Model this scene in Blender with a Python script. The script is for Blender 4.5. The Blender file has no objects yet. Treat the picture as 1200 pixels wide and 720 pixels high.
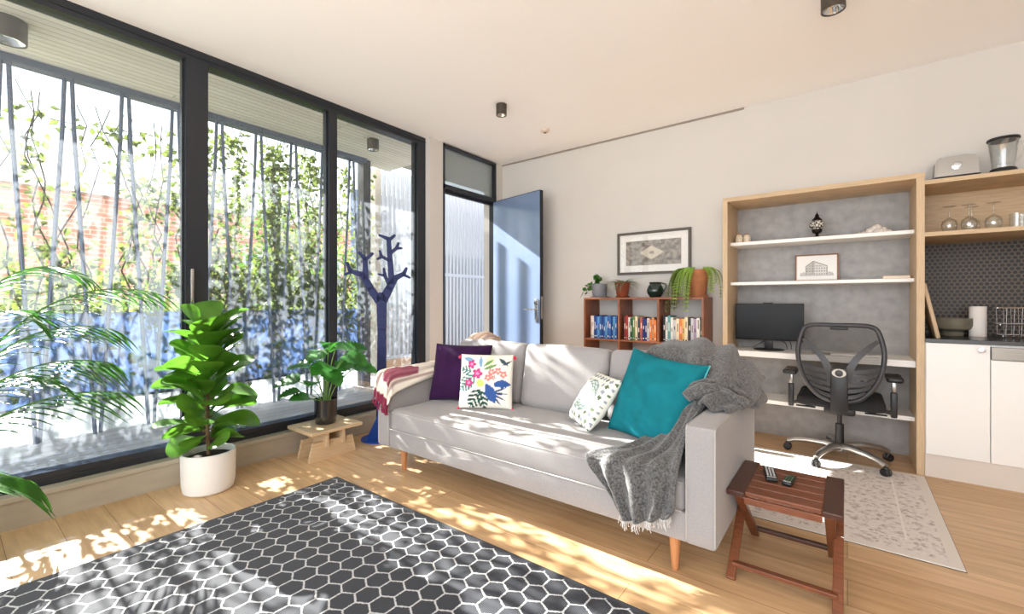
import bpy, bmesh, math, random
from mathutils import Vector, Matrix, noise
C = bpy.context.scene.collection
S = bpy.context.scene
PI = math.pi
def rad(a): return math.radians(a)

# ------------------------------------------------------------------ camera, world, light, exposure
cam = bpy.data.cameras.new('camera'); cam_o = bpy.data.objects.new('camera', cam); C.objects.link(cam_o)
cam_o.location = (0, 0, 1.15); cam_o.rotation_euler = (rad(90), 0, rad(37.35))
cam.sensor_width = 36; cam.lens = 515 / 1200 * 36; cam.shift_y = -7 / 1200; cam.clip_start = 0.05
S.camera = cam_o
w = bpy.data.worlds.new('daylight_sky'); S.world = w; w.use_nodes = True
nt = w.node_tree; nt.nodes.clear()
wo = nt.nodes.new('ShaderNodeOutputWorld'); bg = nt.nodes.new('ShaderNodeBackground')
bg.inputs[0].default_value = (0.86, 0.93, 1.0, 1); bg.inputs[1].default_value = 4.5
nt.links.new(bg.outputs[0], wo.inputs[0])
sun = bpy.data.lights.new('sun', 'SUN'); sun.energy = 74; sun.angle = rad(0.55); sun.color = (1.0, 0.95, 0.89)
sun_o = bpy.data.objects.new('sun', sun); C.objects.link(sun_o)
sun_dir = Vector((1, 0.03, -0.61)).normalized()
sun_o.rotation_euler = sun_dir.to_track_quat('-Z', 'Y').to_euler()
def area(name, loc, target, sx, sy, power, col=(1, 1, 1)):
    l = bpy.data.lights.new(name, 'AREA'); l.shape = 'RECTANGLE'; l.size = sx; l.size_y = sy
    l.energy = power; l.color = col
    o = bpy.data.objects.new(name, l); C.objects.link(o); o.location = loc
    o.rotation_euler = (Vector(target) - Vector(loc)).to_track_quat('-Z', 'Y').to_euler()
    return o
area('rear_fill_light', (-0.4, -2.6, 1.5), (-0.6, 4, 1.3), 4.6, 2.3, 250, (0.98, 0.98, 1.0))  # added fill light behind the camera; no rear windows are built
S.view_settings.view_transform = 'Standard'; S.view_settings.look = 'None'
S.view_settings.gamma = 1; S.view_settings.use_curve_mapping = False
S.view_settings.exposure = -0.86
S.cycles.max_bounces = 10; S.cycles.diffuse_bounces = 8; S.cycles.transparent_max_bounces = 24
S.cycles.caustics_reflective = False; S.cycles.caustics_refractive = False
S.cycles.sample_clamp_indirect = 6
S.cycles.use_denoising = True

# ------------------------------------------------------------------ colour + materials
def sl(c): c /= 255.0; return c / 12.92 if c <= 0.04045 else ((c + 0.055) / 1.055) ** 2.4
def rgb(r, g, b): return (sl(r), sl(g), sl(b), 1)
MATS = {}
def mat(name, col, rough=0.6, metal=0.0, var=0.0, vscale=20, bump=0.0, bscale=60, spec=0.4, sheen=0, coat=0, trans=0, vstretch=None, attr=None, col2=None):
    if name in MATS: return MATS[name]
    m = bpy.data.materials.new(name); m.use_nodes = True; MATS[name] = m
    nt = m.node_tree; N = nt.nodes; L = nt.links; p = N['Principled BSDF']
    p.inputs['Base Color'].default_value = col; p.inputs['Roughness'].default_value = rough
    p.inputs['Metallic'].default_value = metal; p.inputs['Specular IOR Level'].default_value = spec
    if sheen: p.inputs['Sheen Weight'].default_value = sheen
    if coat: p.inputs['Coat Weight'].default_value = coat; p.inputs['Coat Roughness'].default_value = 0.08
    tc = N.new('ShaderNodeTexCoord')
    src = None
    if attr:
        a = N.new('ShaderNodeAttribute'); a.attribute_name = attr; src = a.outputs['Color']
    if var or vstretch:
        mp = N.new('ShaderNodeMapping'); L.new(tc.outputs['Object'], mp.inputs[0])
        if vstretch: mp.inputs['Scale'].default_value = vstretch
        n = N.new('ShaderNodeTexNoise'); n.inputs['Scale'].default_value = vscale; n.inputs['Detail'].default_value = 5
        L.new(mp.outputs[0], n.inputs['Vector'])
        mr = N.new('ShaderNodeMapRange'); mr.inputs[1].default_value = 0.3; mr.inputs[2].default_value = 0.7
        mr.inputs[3].default_value = 0.0; mr.inputs[4].default_value = 1.0; L.new(n.outputs[0], mr.inputs[0])
        mx = N.new('ShaderNodeMix'); mx.data_type = 'RGBA'; L.new(mr.outputs[0], mx.inputs[0])
        if attr:
            mx2 = N.new('ShaderNodeMix'); mx2.data_type = 'RGBA'; mx2.blend_type = 'MULTIPLY'; mx2.inputs[0].default_value = 1
            mx.inputs[6].default_value = (1 - var,) * 3 + (1,); mx.inputs[7].default_value = (1, 1, 1, 1)
            L.new(src, mx2.inputs[6]); L.new(mx.outputs[2], mx2.inputs[7]); src = mx2.outputs[2]
        else:
            c2 = col2 or tuple(x * (1 - var) for x in col[:3]) + (1,)
            mx.inputs[6].default_value = c2; mx.inputs[7].default_value = col; src = mx.outputs[2]
    if src: L.new(src, p.inputs['Base Color'])
    if bump:
        n2 = N.new('ShaderNodeTexNoise'); n2.inputs['Scale'].default_value = bscale; n2.inputs['Detail'].default_value = 3
        L.new(tc.outputs['Object'], n2.inputs['Vector'])
        b = N.new('ShaderNodeBump'); b.inputs['Strength'].default_value = bump; b.inputs['Distance'].default_value = 0.004
        L.new(n2.outputs[0], b.inputs['Height']); L.new(b.outputs[0], p.inputs['Normal'])
    if trans:
        t = N.new('ShaderNodeBsdfTranslucent'); ms = N.new('ShaderNodeMixShader'); ms.inputs[0].default_value = trans
        t.inputs[0].default_value = col
        if src: L.new(src, t.inputs[0])
        L.new(p.outputs[0], ms.inputs[1]); L.new(t.outputs[0], ms.inputs[2]); L.new(ms.outputs[0], N['Material Output'].inputs[0])
    return m
def glassmat(name, tint, refl=1.0, rough=0.0, ior=1.45, dif=None):
    m = bpy.data.materials.new(name); m.use_nodes = True; N = m.node_tree.nodes; L = m.node_tree.links
    N.remove(N['Principled BSDF'])
    t = N.new('ShaderNodeBsdfTransparent'); t.inputs[0].default_value = tint
    g = N.new('ShaderNodeBsdfGlossy'); g.inputs['Roughness'].default_value = rough
    f = N.new('ShaderNodeLayerWeight'); f.inputs[0].default_value = 0.5
    pw = N.new('ShaderNodeMath'); pw.operation = 'POWER'; pw.inputs[1].default_value = 4; L.new(f.outputs['Facing'], pw.inputs[0])
    mu = N.new('ShaderNodeMath'); mu.operation = 'MULTIPLY_ADD'; mu.inputs[1].default_value = refl * .7; mu.inputs[2].default_value = refl * .04
    L.new(pw.outputs[0], mu.inputs[0])
    ms = N.new('ShaderNodeMixShader'); L.new(mu.outputs[0], ms.inputs[0]); L.new(t.outputs[0], ms.inputs[1]); L.new(g.outputs[0], ms.inputs[2])
    out = ms.outputs[0]
    if dif:
        tl = N.new('ShaderNodeBsdfTranslucent'); tl.inputs[0].default_value = dif[1]
        df = N.new('ShaderNodeBsdfDiffuse'); df.inputs[0].default_value = dif[1]
        m1 = N.new('ShaderNodeMixShader'); m1.inputs[0].default_value = 0.3; L.new(tl.outputs[0], m1.inputs[1]); L.new(df.outputs[0], m1.inputs[2])
        m2 = N.new('ShaderNodeMixShader'); m2.inputs[0].default_value = dif[0]; L.new(out, m2.inputs[1]); L.new(m1.outputs[0], m2.inputs[2]); out = m2.outputs[0]
    L.new(out, N['Material Output'].inputs[0])
    return m

def hex_nodes(m, sx, thr0, thr1, colA, colB, rough=0.8, fibre=0.0, circ=False, plane='xy'):
    """hexagon lattice with cell width sx: colA inside a cell, colB on the joints"""
    nt = m.node_tree; N = nt.nodes; L = nt.links; p = N['Principled BSDF']; p.inputs['Roughness'].default_value = rough
    tc = N.new('ShaderNodeTexCoord'); sp = N.new('ShaderNodeSeparateXYZ'); L.new(tc.outputs['Object'], sp.inputs[0])
    cb = N.new('ShaderNodeCombineXYZ'); L.new(sp.outputs[0], cb.inputs[0]); L.new(sp.outputs[1 if plane == 'xy' else 2], cb.inputs[1])
    def V(op, a, b):
        n = N.new('ShaderNodeVectorMath'); n.operation = op
        for i, q in ((0, a), (1, b)):
            if q is None: continue
            if isinstance(q, tuple): n.inputs[i].default_value = q
            else: L.new(q, n.inputs[i])
        return n
    def Mt(op, a, b):
        n = N.new('ShaderNodeMath'); n.operation = op
        for i, q in ((0, a), (1, b)):
            if isinstance(q, (int, float)): n.inputs[i].default_value = q
            else: L.new(q, n.inputs[i])
        return n.outputs[0]
    s = (sx, sx * 1.7320508, 1.0); h = (sx / 2, sx * 0.8660254, 0.5)
    big = V('ADD', cb.outputs[0], (sx * 400, sx * 1.7320508 * 400, 0)).outputs[0]
    # a touch of noise makes the woven outline uneven
    if fibre:
        nz = N.new('ShaderNodeTexNoise'); nz.inputs['Scale'].default_value = 160; L.new(tc.outputs['Object'], nz.inputs['Vector'])
        off = V('SCALE', V('SUBTRACT', nz.outputs['Color'], (0.5, 0.5, 0.5)).outputs[0], None); off.inputs['Scale'].default_value = fibre
        big = V('ADD', big, off.outputs[0]).outputs[0]
    a = V('SUBTRACT', V('MODULO', big, s).outputs[0], h).outputs[0]
    b = V('SUBTRACT', V('MODULO', V('ADD', big, h).outputs[0], s).outputs[0], h).outputs[0]
    fl = (1, 1, 0)
    a = V('MULTIPLY', a, fl).outputs[0]; b = V('MULTIPLY', b, fl).outputs[0]
    la = V('LENGTH', a, None).outputs['Value']; lb = V('LENGTH', b, None).outputs['Value']
    if circ:
        d = Mt('MINIMUM', la, lb)
    else:
        c = Mt('LESS_THAN', la, lb)
        mx = N.new('ShaderNodeMix'); mx.data_type = 'VECTOR'; L.new(c, mx.inputs[0]); L.new(b, mx.inputs[4]); L.new(a, mx.inputs[5])
        g = V('ABSOLUTE', mx.outputs[1], None).outputs[0]
        dt = V('DOT_PRODUCT', g, (0.5, 0.8660254, 0)).outputs['Value']
        sg = N.new('ShaderNodeSeparateXYZ'); L.new(g, sg.inputs[0])
        d = Mt('MAXIMUM', dt, sg.outputs[0])
    mr = N.new('ShaderNodeMapRange'); mr.inputs[1].default_value = thr0 * sx; mr.inputs[2].default_value = thr1 * sx
    L.new(d, mr.inputs[0])
    mix = N.new('ShaderNodeMix'); mix.data_type = 'RGBA'; L.new(mr.outputs[0], mix.inputs[0])
    mix.inputs[6].default_value = colA; mix.inputs[7].default_value = colB
    return mix.outputs[2], tc, V, Mt

# ------------------------------------------------------------------ mesh building
WM = {}
class MB:
    def __init__(s): s.bm = bmesh.new(); s.mi = 0
    def _merge(s, t, M=None):
        if M is not None: bmesh.ops.transform(t, matrix=M, verts=t.verts)
        me = bpy.data.meshes.new('t'); t.to_mesh(me); t.free()
        n0 = len(s.bm.faces); s.bm.from_mesh(me); bpy.data.meshes.remove(me)
        s.bm.faces.ensure_lookup_table()
        for i in range(n0, len(s.bm.faces)): s.bm.faces[i].material_index = s.mi
        return s
    def box(s, lo, hi, bev=0.0, seg=2, M=None):
        t = bmesh.new(); bmesh.ops.create_cube(t, size=1)
        c = [(a + b) / 2 for a, b in zip(lo, hi)]; d = [abs(b - a) for a, b in zip(lo, hi)]
        for v in t.verts: v.co = Vector((v.co.x * d[0] + c[0], v.co.y * d[1] + c[1], v.co.z * d[2] + c[2]))
        if bev: bmesh.ops.bevel(t, geom=t.edges[:], offset=min(bev, min(d) * 0.49), segments=seg, affect='EDGES', profile=0.5)
        return s._merge(t, M)
    def bar(s, a, b, w, h, up=(0, 0, 1), bev=0.0):
        a = Vector(a); b = Vector(b); z = (b - a); ln = z.length; z.normalize(); u = Vector(up)
        x = u.cross(z)
        if x.length < 1e-4: x = Vector((1, 0, 0)).cross(z)
        x.normalize(); y = z.cross(x)
        M = Matrix((x, y, z)).transposed().to_4x4(); M.translation = a
        return s.box((-w / 2, -h / 2, 0), (w / 2, h / 2, ln), bev, 2, M)
    def tube(s, pts, r, seg=10, cap=True):
        pts = [Vector(p) for p in pts]; n = len(pts)
        rs = r if isinstance(r, (list, tuple)) else [r] * n
        t = bmesh.new(); rings = []
        d0 = (pts[1] - pts[0]).normalized(); x = d0.orthogonal().normalized()
        for i, p in enumerate(pts):
            d = (pts[min(i + 1, n - 1)] - pts[max(i - 1, 0)])
            if d.length < 1e-9: d = d0
            d.normalize(); x = (x - d * x.dot(d)); x = x.normalized() if x.length > 1e-6 else d.orthogonal().normalized(); y = d.cross(x)
            rings.append([t.verts.new(p + (x * math.cos(2 * PI * k / seg) + y * math.sin(2 * PI * k / seg)) * rs[i]) for k in range(seg)])
        for i in range(n - 1):
            for k in range(seg):
                t.faces.new((rings[i][k], rings[i][(k + 1) % seg], rings[i + 1][(k + 1) % seg], rings[i + 1][k]))
        if cap: t.faces.new(rings[0][::-1]); t.faces.new(rings[-1])
        return s._merge(t)
    def lathe(s, prof, c=(0, 0, 0), seg=32, M=None):
        t = bmesh.new(); rings = []
        for r, z in prof:
            rings.append([t.verts.new((c[0] + r * math.cos(2 * PI * k / seg), c[1] + r * math.sin(2 * PI * k / seg), c[2] + z)) for k in range(seg)] if r > 1e-5 else [t.verts.new((c[0], c[1], c[2] + z))])
        for i in range(len(rings) - 1):
            a, b = rings[i], rings[i + 1]
            for k in range(seg):
                k2 = (k + 1) % seg
                if len(a) == 1 and len(b) == 1: break
                if len(a) == 1: t.faces.new((a[0], b[k2], b[k]))
                elif len(b) == 1: t.faces.new((a[k], a[k2], b[0]))
                else: t.faces.new((a[k], a[k2], b[k2], b[k]))
        return s._merge(t, M)
    def prism(s, poly, th, M=None, bev=0.0):
        t = bmesh.new()
        f = t.faces.new([t.verts.new((x, y, -th / 2)) for x, y in poly])
        r = bmesh.ops.extrude_face_region(t, geom=[f])
        for v in r['geom']:
            if isinstance(v, bmesh.types.BMVert): v.co.z += th
        if bev: bmesh.ops.bevel(t, geom=[e for e in t.edges if abs(e.verts[0].co.z - e.verts[1].co.z) < 1e-6], offset=bev, segments=2, affect='EDGES')
        bmesh.ops.recalc_face_normals(t, faces=t.faces)
        return s._merge(t, M)
    def grid(s, P, closed=False):
        t = bmesh.new(); V = [[t.verts.new(p) for p in row] for row in P]
        for i in range(len(V) - 1):
            for j in range(len(V[0]) - 1): t.faces.new((V[i][j], V[i + 1][j], V[i + 1][j + 1], V[i][j + 1]))
        return s._merge(t)
    def leaf(s, p, d, nrm, ln, wd, shape=((0, 0), (0.3, 0.5), (0.7, 0.42), (1, 0)), fold=0.12, droop=0.0):
        """one leaf: spine from p along d, width across, folded along its midrib and curved down by droop"""
        p = Vector(p); d = Vector(d).normalized(); nrm = Vector(nrm); x = d.cross(nrm)
        if x.length < 1e-4: x = d.orthogonal()
        x.normalize(); nrm = x.cross(d)
        t = s.bm; prev = None
        for (u, hw) in shape:
            c = p + d * (u * ln) - nrm * (droop * ln * u * u)
            m = t.verts.new(c)
            if hw > 0:
                q = (t.verts.new(c - x * hw * wd + nrm * fold * wd * hw * 2), m, t.verts.new(c + x * hw * wd + nrm * fold * wd * hw * 2))
            else: q = (m,)
            if prev:
                if len(prev) == 1 and len(q) == 3: fs = [(prev[0], q[1], q[0]), (prev[0], q[2], q[1])]
                elif len(prev) == 3 and len(q) == 3: fs = [(prev[0], prev[1], q[1], q[0]), (prev[1], prev[2], q[2], q[1])]
                elif len(prev) == 3: fs = [(prev[0], prev[1], q[0]), (prev[1], prev[2], q[0])]
                else: fs = []
                for f in fs:
                    ff = t.faces.new(f); ff.material_index = s.mi
            prev = q
        return s
    def obj(s, name, m, parent=None, world=False, smooth=True, solid=0.0, sub=0, ang=38, bev=0):
        me = bpy.data.meshes.new(name)
        if world and parent is not None: bmesh.ops.transform(s.bm, matrix=WM[parent].inverted(), verts=s.bm.verts)
        s.bm.to_mesh(me); s.bm.free()
        o = bpy.data.objects.new(name, me); C.objects.link(o)
        for q in (m if isinstance(m, (list, tuple)) else [m]): me.materials.append(q)
        if smooth:
            me.polygons.foreach_set('use_smooth', [True] * len(me.polygons)); me.set_sharp_from_angle(angle=rad(ang))
        if parent is not None: o.parent = parent; WM[o] = WM[parent]
        else: WM[o] = Matrix.Identity(4)
        if solid: md = o.modifiers.new('thickness', 'SOLIDIFY'); md.thickness = solid; md.offset = 0
        if sub: md = o.modifiers.new('smooth', 'SUBSURF'); md.levels = sub; md.render_levels = sub
        return o
def tag(o, label=None, cat=None, group=None, kind=None):
    if label: o['label'] = label
    if cat: o['category'] = cat
    if group: o['group'] = group
    if kind: o['kind'] = kind
    return o
def thing(name, label, cat, loc=(0, 0, 0), rotz=0.0, group=None, kind=None):
    o = bpy.data.objects.new(name, None); C.objects.link(o); o.empty_display_size = 0.05
    o.location = loc; o.rotation_euler = (0, 0, rotz)
    WM[o] = Matrix.Translation(Vector(loc)) @ Matrix.Rotation(rotz, 4, 'Z')
    return tag(o, label, cat, group, kind)
def dup(root, loc, rotz=0.0, label=None):
    r = root.copy(); C.objects.link(r); r.location = loc; r.rotation_euler = (0, 0, rotz)
    WM[r] = Matrix.Translation(Vector(loc)) @ Matrix.Rotation(rotz, 4, 'Z')
    if label: r['label'] = label
    for ch in list(root.children):
        c = ch.copy(); C.objects.link(c); c.parent = r; WM[c] = WM[r]
        for g in ch.children:
            d = g.copy(); C.objects.link(d); d.parent = c; WM[d] = WM[r]
    return r
def struct(name, mb, m, **k):
    o = mb.obj(name, m, **k)
    if k.get('parent') is None: o['kind'] = 'structure'
    return o
def frame_m(c, right, up):
    x = Vector(right).normalized(); y = Vector(up); y = (y - x * y.dot(x)).normalized(); z = x.cross(y)
    M = Matrix((x, y, z)).transposed().to_4x4(); M.translation = Vector(c); return M
def colour_verts(o, fn):
    me = o.data; a = me.color_attributes.new('print', 'FLOAT_COLOR', 'POINT')
    for i, v in enumerate(me.vertices): a.data[i].color = fn(v.co)
def crom(P, t):
    n = len(P) - 1; x = min(max(t, 0), 1) * n; i = min(int(x), n - 1); f = x - i
    p0, p1, p2, p3 = P[max(i - 1, 0)], P[i], P[i + 1], P[min(i + 2, n)]
    return 0.5 * ((2 * p1) + (p2 - p0) * f + (2 * p0 - 5 * p1 + 4 * p2 - p3) * f * f + (3 * p1 - p0 - 3 * p2 + p3) * f ** 3)
def drape(ctrl, nu, nv, fn=None):
    """cloth: a smooth surface through a grid of points; fn adds folds along the normal"""
    R = [[Vector(p) for p in row] for row in ctrl]; G = []
    for i in range(nu + 1):
        u = i / nu; row = [crom([R[a][b] for a in range(len(R))], u) for b in range(len(R[0]))]
        G.append([crom(row, j / nv) for j in range(nv + 1)])
    if fn:
        H = []
        for i in range(nu + 1):
            r = []
            for j in range(nv + 1):
                a = G[min(i + 1, nu)][j] - G[max(i - 1, 0)][j]; b = G[i][min(j + 1, nv)] - G[i][max(j - 1, 0)]
                n = a.cross(b); n = n.normalized() if n.length > 1e-9 else Vector((0, 0, 1))
                r.append(G[i][j] + n * fn(i / nu, j / nv))
            H.append(r)
        G = H
    return G
def pillow(wd, ht, th, n=26, seed=0, wr=0.004, bow=0.06, p=2.4):
    """closed cushion in its own xy plane, pinched corners, small wrinkles"""
    mb = MB(); t = mb.bm
    def pt(i, j, s):
        u = -1 + 2 * i / n; v = -1 + 2 * j / n
        u = math.sin(u * PI / 2); v = math.sin(v * PI / 2)
        e = (max(0, 1 - abs(u) ** p) * max(0, 1 - abs(v) ** p)) ** 0.42
        x = u * wd / 2 * (1 - bow * (1 - v * v)); y = v * ht / 2 * (1 - bow * (1 - u * u))
        k = noise.noise(Vector((x * 9 + seed, y * 9, s * 3))) * wr * 2.2 + noise.noise(Vector((x * 26, y * 26 + seed, s * 5))) * wr
        return Vector((x, y, s * (th / 2 * e + k * e)))
    A = [[t.verts.new(pt(i, j, 1)) for j in range(n + 1)] for i in range(n + 1)]
    B = [[A[i][j] if i in (0, n) or j in (0, n) else t.verts.new(pt(i, j, -1)) for j in range(n + 1)] for i in range(n + 1)]
    for i in range(n):
        for j in range(n):
            t.faces.new((A[i][j], A[i + 1][j], A[i + 1][j + 1], A[i][j + 1]))
            t.faces.new((B[i][j + 1], B[i + 1][j + 1], B[i + 1][j], B[i][j]))
    return mb
def bez(a, b, c, n=8):
    a, b, c = Vector(a), Vector(b), Vector(c)
    return [a * (1 - t) ** 2 + b * 2 * t * (1 - t) + c * t * t for t in [i / n for i in range(n + 1)]]
ORD = ['first', 'second', 'third', 'fourth', 'fifth', 'sixth', 'seventh', 'eighth', 'ninth', 'tenth', 'eleventh', 'twelfth', 'thirteenth', 'fourteenth', 'fifteenth']
rnd = random.Random(7)

# ------------------------------------------------------------------ shared materials
M_wall = mat('painted_wall', rgb(209, 206, 201), 0.85, var=0.03, vscale=3, bump=0.05, bscale=150)
M_ceil = mat('painted_ceiling', rgb(250, 250, 251), 0.9, var=0.02, vscale=2)
M_black = mat('dark_window_frame', rgb(34, 38, 46), 0.35, spec=0.5, var=0.15, vscale=4)
M_sill = mat('beige_sill', rgb(176, 166, 150), 0.6, var=0.10, vscale=5, vstretch=(4, 1, 4))
M_oak = mat('pale_oak', rgb(208, 182, 146), 0.5, var=0.22, vscale=9, vstretch=(1.2, 1.2, 14), bump=0.03, bscale=120)
M_oakv = mat('pale_oak_upright', rgb(210, 184, 149), 0.5, var=0.2, vscale=9, vstretch=(14, 14, 1.0))
M_white = mat('white_laminate', rgb(238, 238, 236), 0.35, var=0.015, vscale=3)
M_wood = mat('red_hardwood', rgb(128, 74, 46), 0.38, var=0.4, vscale=8, vstretch=(2, 14, 14), spec=0.5)
M_woodd = mat('dark_hardwood', rgb(78, 44, 30), 0.35, var=0.3, vscale=8, vstretch=(14, 2, 14), spec=0.5)
M_cherry = mat('bookcase_wood', rgb(146, 90, 62), 0.42, var=0.28, vscale=7, vstretch=(3, 3, 3))
M_sofa = mat('light_grey_upholstery', rgb(158, 155, 155), 0.9, var=0.16, vscale=220, bump=0.22, bscale=420, sheen=0.25)
M_pipe = mat('pale_piping', rgb(172, 168, 164), 0.85)
M_metal = mat('polished_metal', rgb(190, 190, 192), 0.22, metal=1.0)
M_plastic = mat('black_plastic', rgb(26, 26, 28), 0.4, spec=0.5, var=0.2, vscale=10)
M_soil = mat('potting_soil', rgb(52, 38, 28), 0.95, var=0.6, vscale=60, bump=0.6, bscale=80)
M_glass = glassmat('clear_window_glass', (0.97, 0.985, 0.98, 1), 0.9, dif=(0.035, (0.78, 0.88, 1.0, 1)))
M_tglass = glassmat('thin_glassware', (0.975, 0.985, 0.985, 1), 1.9, ior=1.3)
M_green = mat('leaf_green', rgb(72, 132, 48), 0.4, var=0.5, vscale=9, trans=0.38, spec=0.5)
M_dgreen = mat('dark_leaf_green', rgb(38, 92, 44), 0.3, var=0.5, vscale=9, trans=0.25, spec=0.6)
M_vine = mat('vine_leaf', rgb(120, 138, 66), 0.5, var=0.6, vscale=6, trans=0.45)
M_stem = mat('plant_stem', rgb(98, 92, 58), 0.7, var=0.3)
M_bark = mat('vine_bark', rgb(96, 84, 74), 0.8, var=0.4)
# ================================================================== THE ROOM
# floor: oak boards running along x
def floor_material():
    m = bpy.data.materials.new('oak_floor_boards'); m.use_nodes = True; N = m.node_tree.nodes; L = m.node_tree.links; p = N['Principled BSDF']
    tc = N.new('ShaderNodeTexCoord'); br = N.new('ShaderNodeTexBrick'); L.new(tc.outputs['Object'], br.inputs['Vector'])
    br.offset = 0.37; br.inputs['Scale'].default_value = 1; br.inputs['Mortar Size'].default_value = 0.0012; br.inputs['Mortar Smooth'].default_value = 0.1
    br.inputs['Brick Width'].default_value = 1.9; br.inputs['Row Height'].default_value = 0.19; br.inputs['Bias'].default_value = 0
    br.inputs['Color1'].default_value = rgb(196, 164, 124); br.inputs['Color2'].default_value = rgb(214, 184, 146); br.inputs['Mortar'].default_value = rgb(120, 84, 52)
    mp = N.new('ShaderNodeMapping'); mp.inputs['Scale'].default_value = (1.0, 9, 1); L.new(tc.outputs['Object'], mp.inputs[0])
    n = N.new('ShaderNodeTexNoise'); n.inputs['Scale'].default_value = 3.2; n.inputs['Detail'].default_value = 7; n.inputs['Distortion'].default_value = 0.6; L.new(mp.outputs[0], n.inputs['Vector'])
    r = N.new('ShaderNodeMapRange'); r.inputs[1].default_value = 0.3; r.inputs[2].default_value = 0.72; L.new(n.outputs[0], r.inputs[0])
    mx = N.new('ShaderNodeMix'); mx.data_type = 'RGBA'; mx.blend_type = 'MULTIPLY'; mx.inputs[0].default_value = 1
    mg = N.new('ShaderNodeMix'); mg.data_type = 'RGBA'; mg.inputs[6].default_value = (0.80, 0.73, 0.66, 1); mg.inputs[7].default_value = (1.08, 1.05, 1.02, 1); L.new(r.outputs[0], mg.inputs[0])
    L.new(br.outputs['Color'], mx.inputs[6]); L.new(mg.outputs[2], mx.inputs[7])
    # scattered knots
    vo = N.new('ShaderNodeTexVoronoi'); vo.inputs['Scale'].default_value = 1.5; L.new(tc.outputs['Object'], vo.inputs['Vector'])
    kr = N.new('ShaderNodeMapRange'); kr.inputs[1].default_value = 0.010; kr.inputs[2].default_value = 0.045; L.new(vo.outputs['Distance'], kr.inputs[0])
    k = N.new('ShaderNodeMix'); k.data_type = 'RGBA'; k.inputs[6].default_value = rgb(86, 56, 36); L.new(kr.outputs[0], k.inputs[0]); L.new(mx.outputs[2], k.inputs[7])
    L.new(k.outputs[2], p.inputs['Base Color']); p.inputs['Roughness'].default_value = 0.34; p.inputs['Specular IOR Level'].default_value = 0.4
    return m
struct('floor', MB().box((-3.34, -2.9, -0.05), (2.4, 4.6, 0)), floor_material(), smooth=False)
struct('ceiling', MB().box((-3.52, -2.9, 2.80), (2.4, 4.6, 2.90)), M_ceil, smooth=False)
struct('wall_back', MB().box((-3.52, 4.18, -0.05), (-0.82, 4.6, 2.80)), M_wall, smooth=False)
struct('wall_upper', MB().box((-0.82, 4.18, 2.0), (0.405, 4.6, 2.80)).box((0.405, 4.18, 1.945), (2.4, 4.6, 2.80)), M_wall, smooth=False)
struct('wall_alcove', MB().box((-0.82, 4.42, -0.05), (0.405, 4.6, 2.0)), M_wall, smooth=False)
struct('wall_kitchen', MB().box((0.405, 4.575, -0.05), (2.4, 4.7, 1.945)), M_wall, smooth=False)
struct('wall_right', MB().box((2.4, -2.9, -0.05), (2.5, 4.7, 2.9)), M_wall, smooth=False)
b = MB(); b.box((-3.52, 3.01, -0.05), (-3.335, 3.195, 2.80)); b.box((-3.52, 4.05, -0.05), (-3.335, 4.18, 2.80))
struct('wall_left', b, M_wall, smooth=False)
struct('trim_1', MB().box((-3.50, -2.9, 0.137), (-3.322, 3.01, 0.165), 0.003), M_sill, smooth=False)
struct('baseboard_left', MB().box((-3.50, -2.9, -0.05), (-3.335, 3.01, 0.137)), M_sill, smooth=False)
struct('trim_2', MB().box((-3.335, 4.168, 2.786), (-0.70, 4.18, 2.80)), mat('grey_brown_trim', rgb(150, 140, 130), 0.8), smooth=False)  # thin grey-brown strip along the wall and ceiling joint

# sliding glass doors: fixed frame + panels, one window each
def window(n, y0, y1, wl, wr, extra=False):
    t = thing('window_%d' % n, None, None, (-3.45, (y0 + y1) / 2, 0.165), kind='structure')
    b = MB(); X0, X1 = -3.50, -3.40
    b.box((X0, y0, 0.165), (X1, y1, 0.235)); b.box((X0, y0, 2.725), (X1, y1, 2.80))
    b.box((X0, y0, 0.235), (X1, y0 + wl, 2.725)); b.box((X0, y1 - wr, 0.235), (X1, y1, 2.725))
    b.box((X0 + .03, y0 + wl, 0.235), (X1 - .03, y0 + wl + .012, 2.725)); b.box((X0 + .03, y1 - wr - .012, 0.235), (X1 - .03, y1 - wr, 2.725))
    b.box((X1 - .002, y0, 0.19), (X1 + .006, y1, 0.2)); b.box((X1 - .002, y0, 2.755), (X1 + .006, y1, 2.763))
    b.obj('window_frame', M_black, t, world=True, smooth=False)
    MB().box((-3.456, y0 + wl, 0.235), (-3.448, y1 - wr, 2.725)).obj('glass_pane', M_glass, t, world=True, smooth=False)
    return t
w1 = window(1, 0.03, 1.04, 0.06, 0.062)
window(2, 1.04, 2.005, 0.062, 0.035); window(3, 2.005, 3.01, 0.035, 0.10)
window(4, -0.95, 0.03, 0.06, 0.04)
MB().box((-3.40, 1.0, 1.02), (-3.375, 1.018, 1.36), 0.004).obj('pull_handle', M_metal, w1, world=True)
b = MB(); b.box((-3.40, 1.06, 1.03), (-3.385, 1.095, 1.10), 0.003); b.mi = 1; b.box((-3.386, 1.068, 1.045), (-3.384, 1.087, 1.065)); b.box((-3.386, 1.068, 1.075), (-3.384, 1.087, 1.09))
b.obj('lock', [mat('white_lock_plate', rgb(225, 225, 220), .4), M_plastic], w1, world=True, smooth=False)

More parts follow.
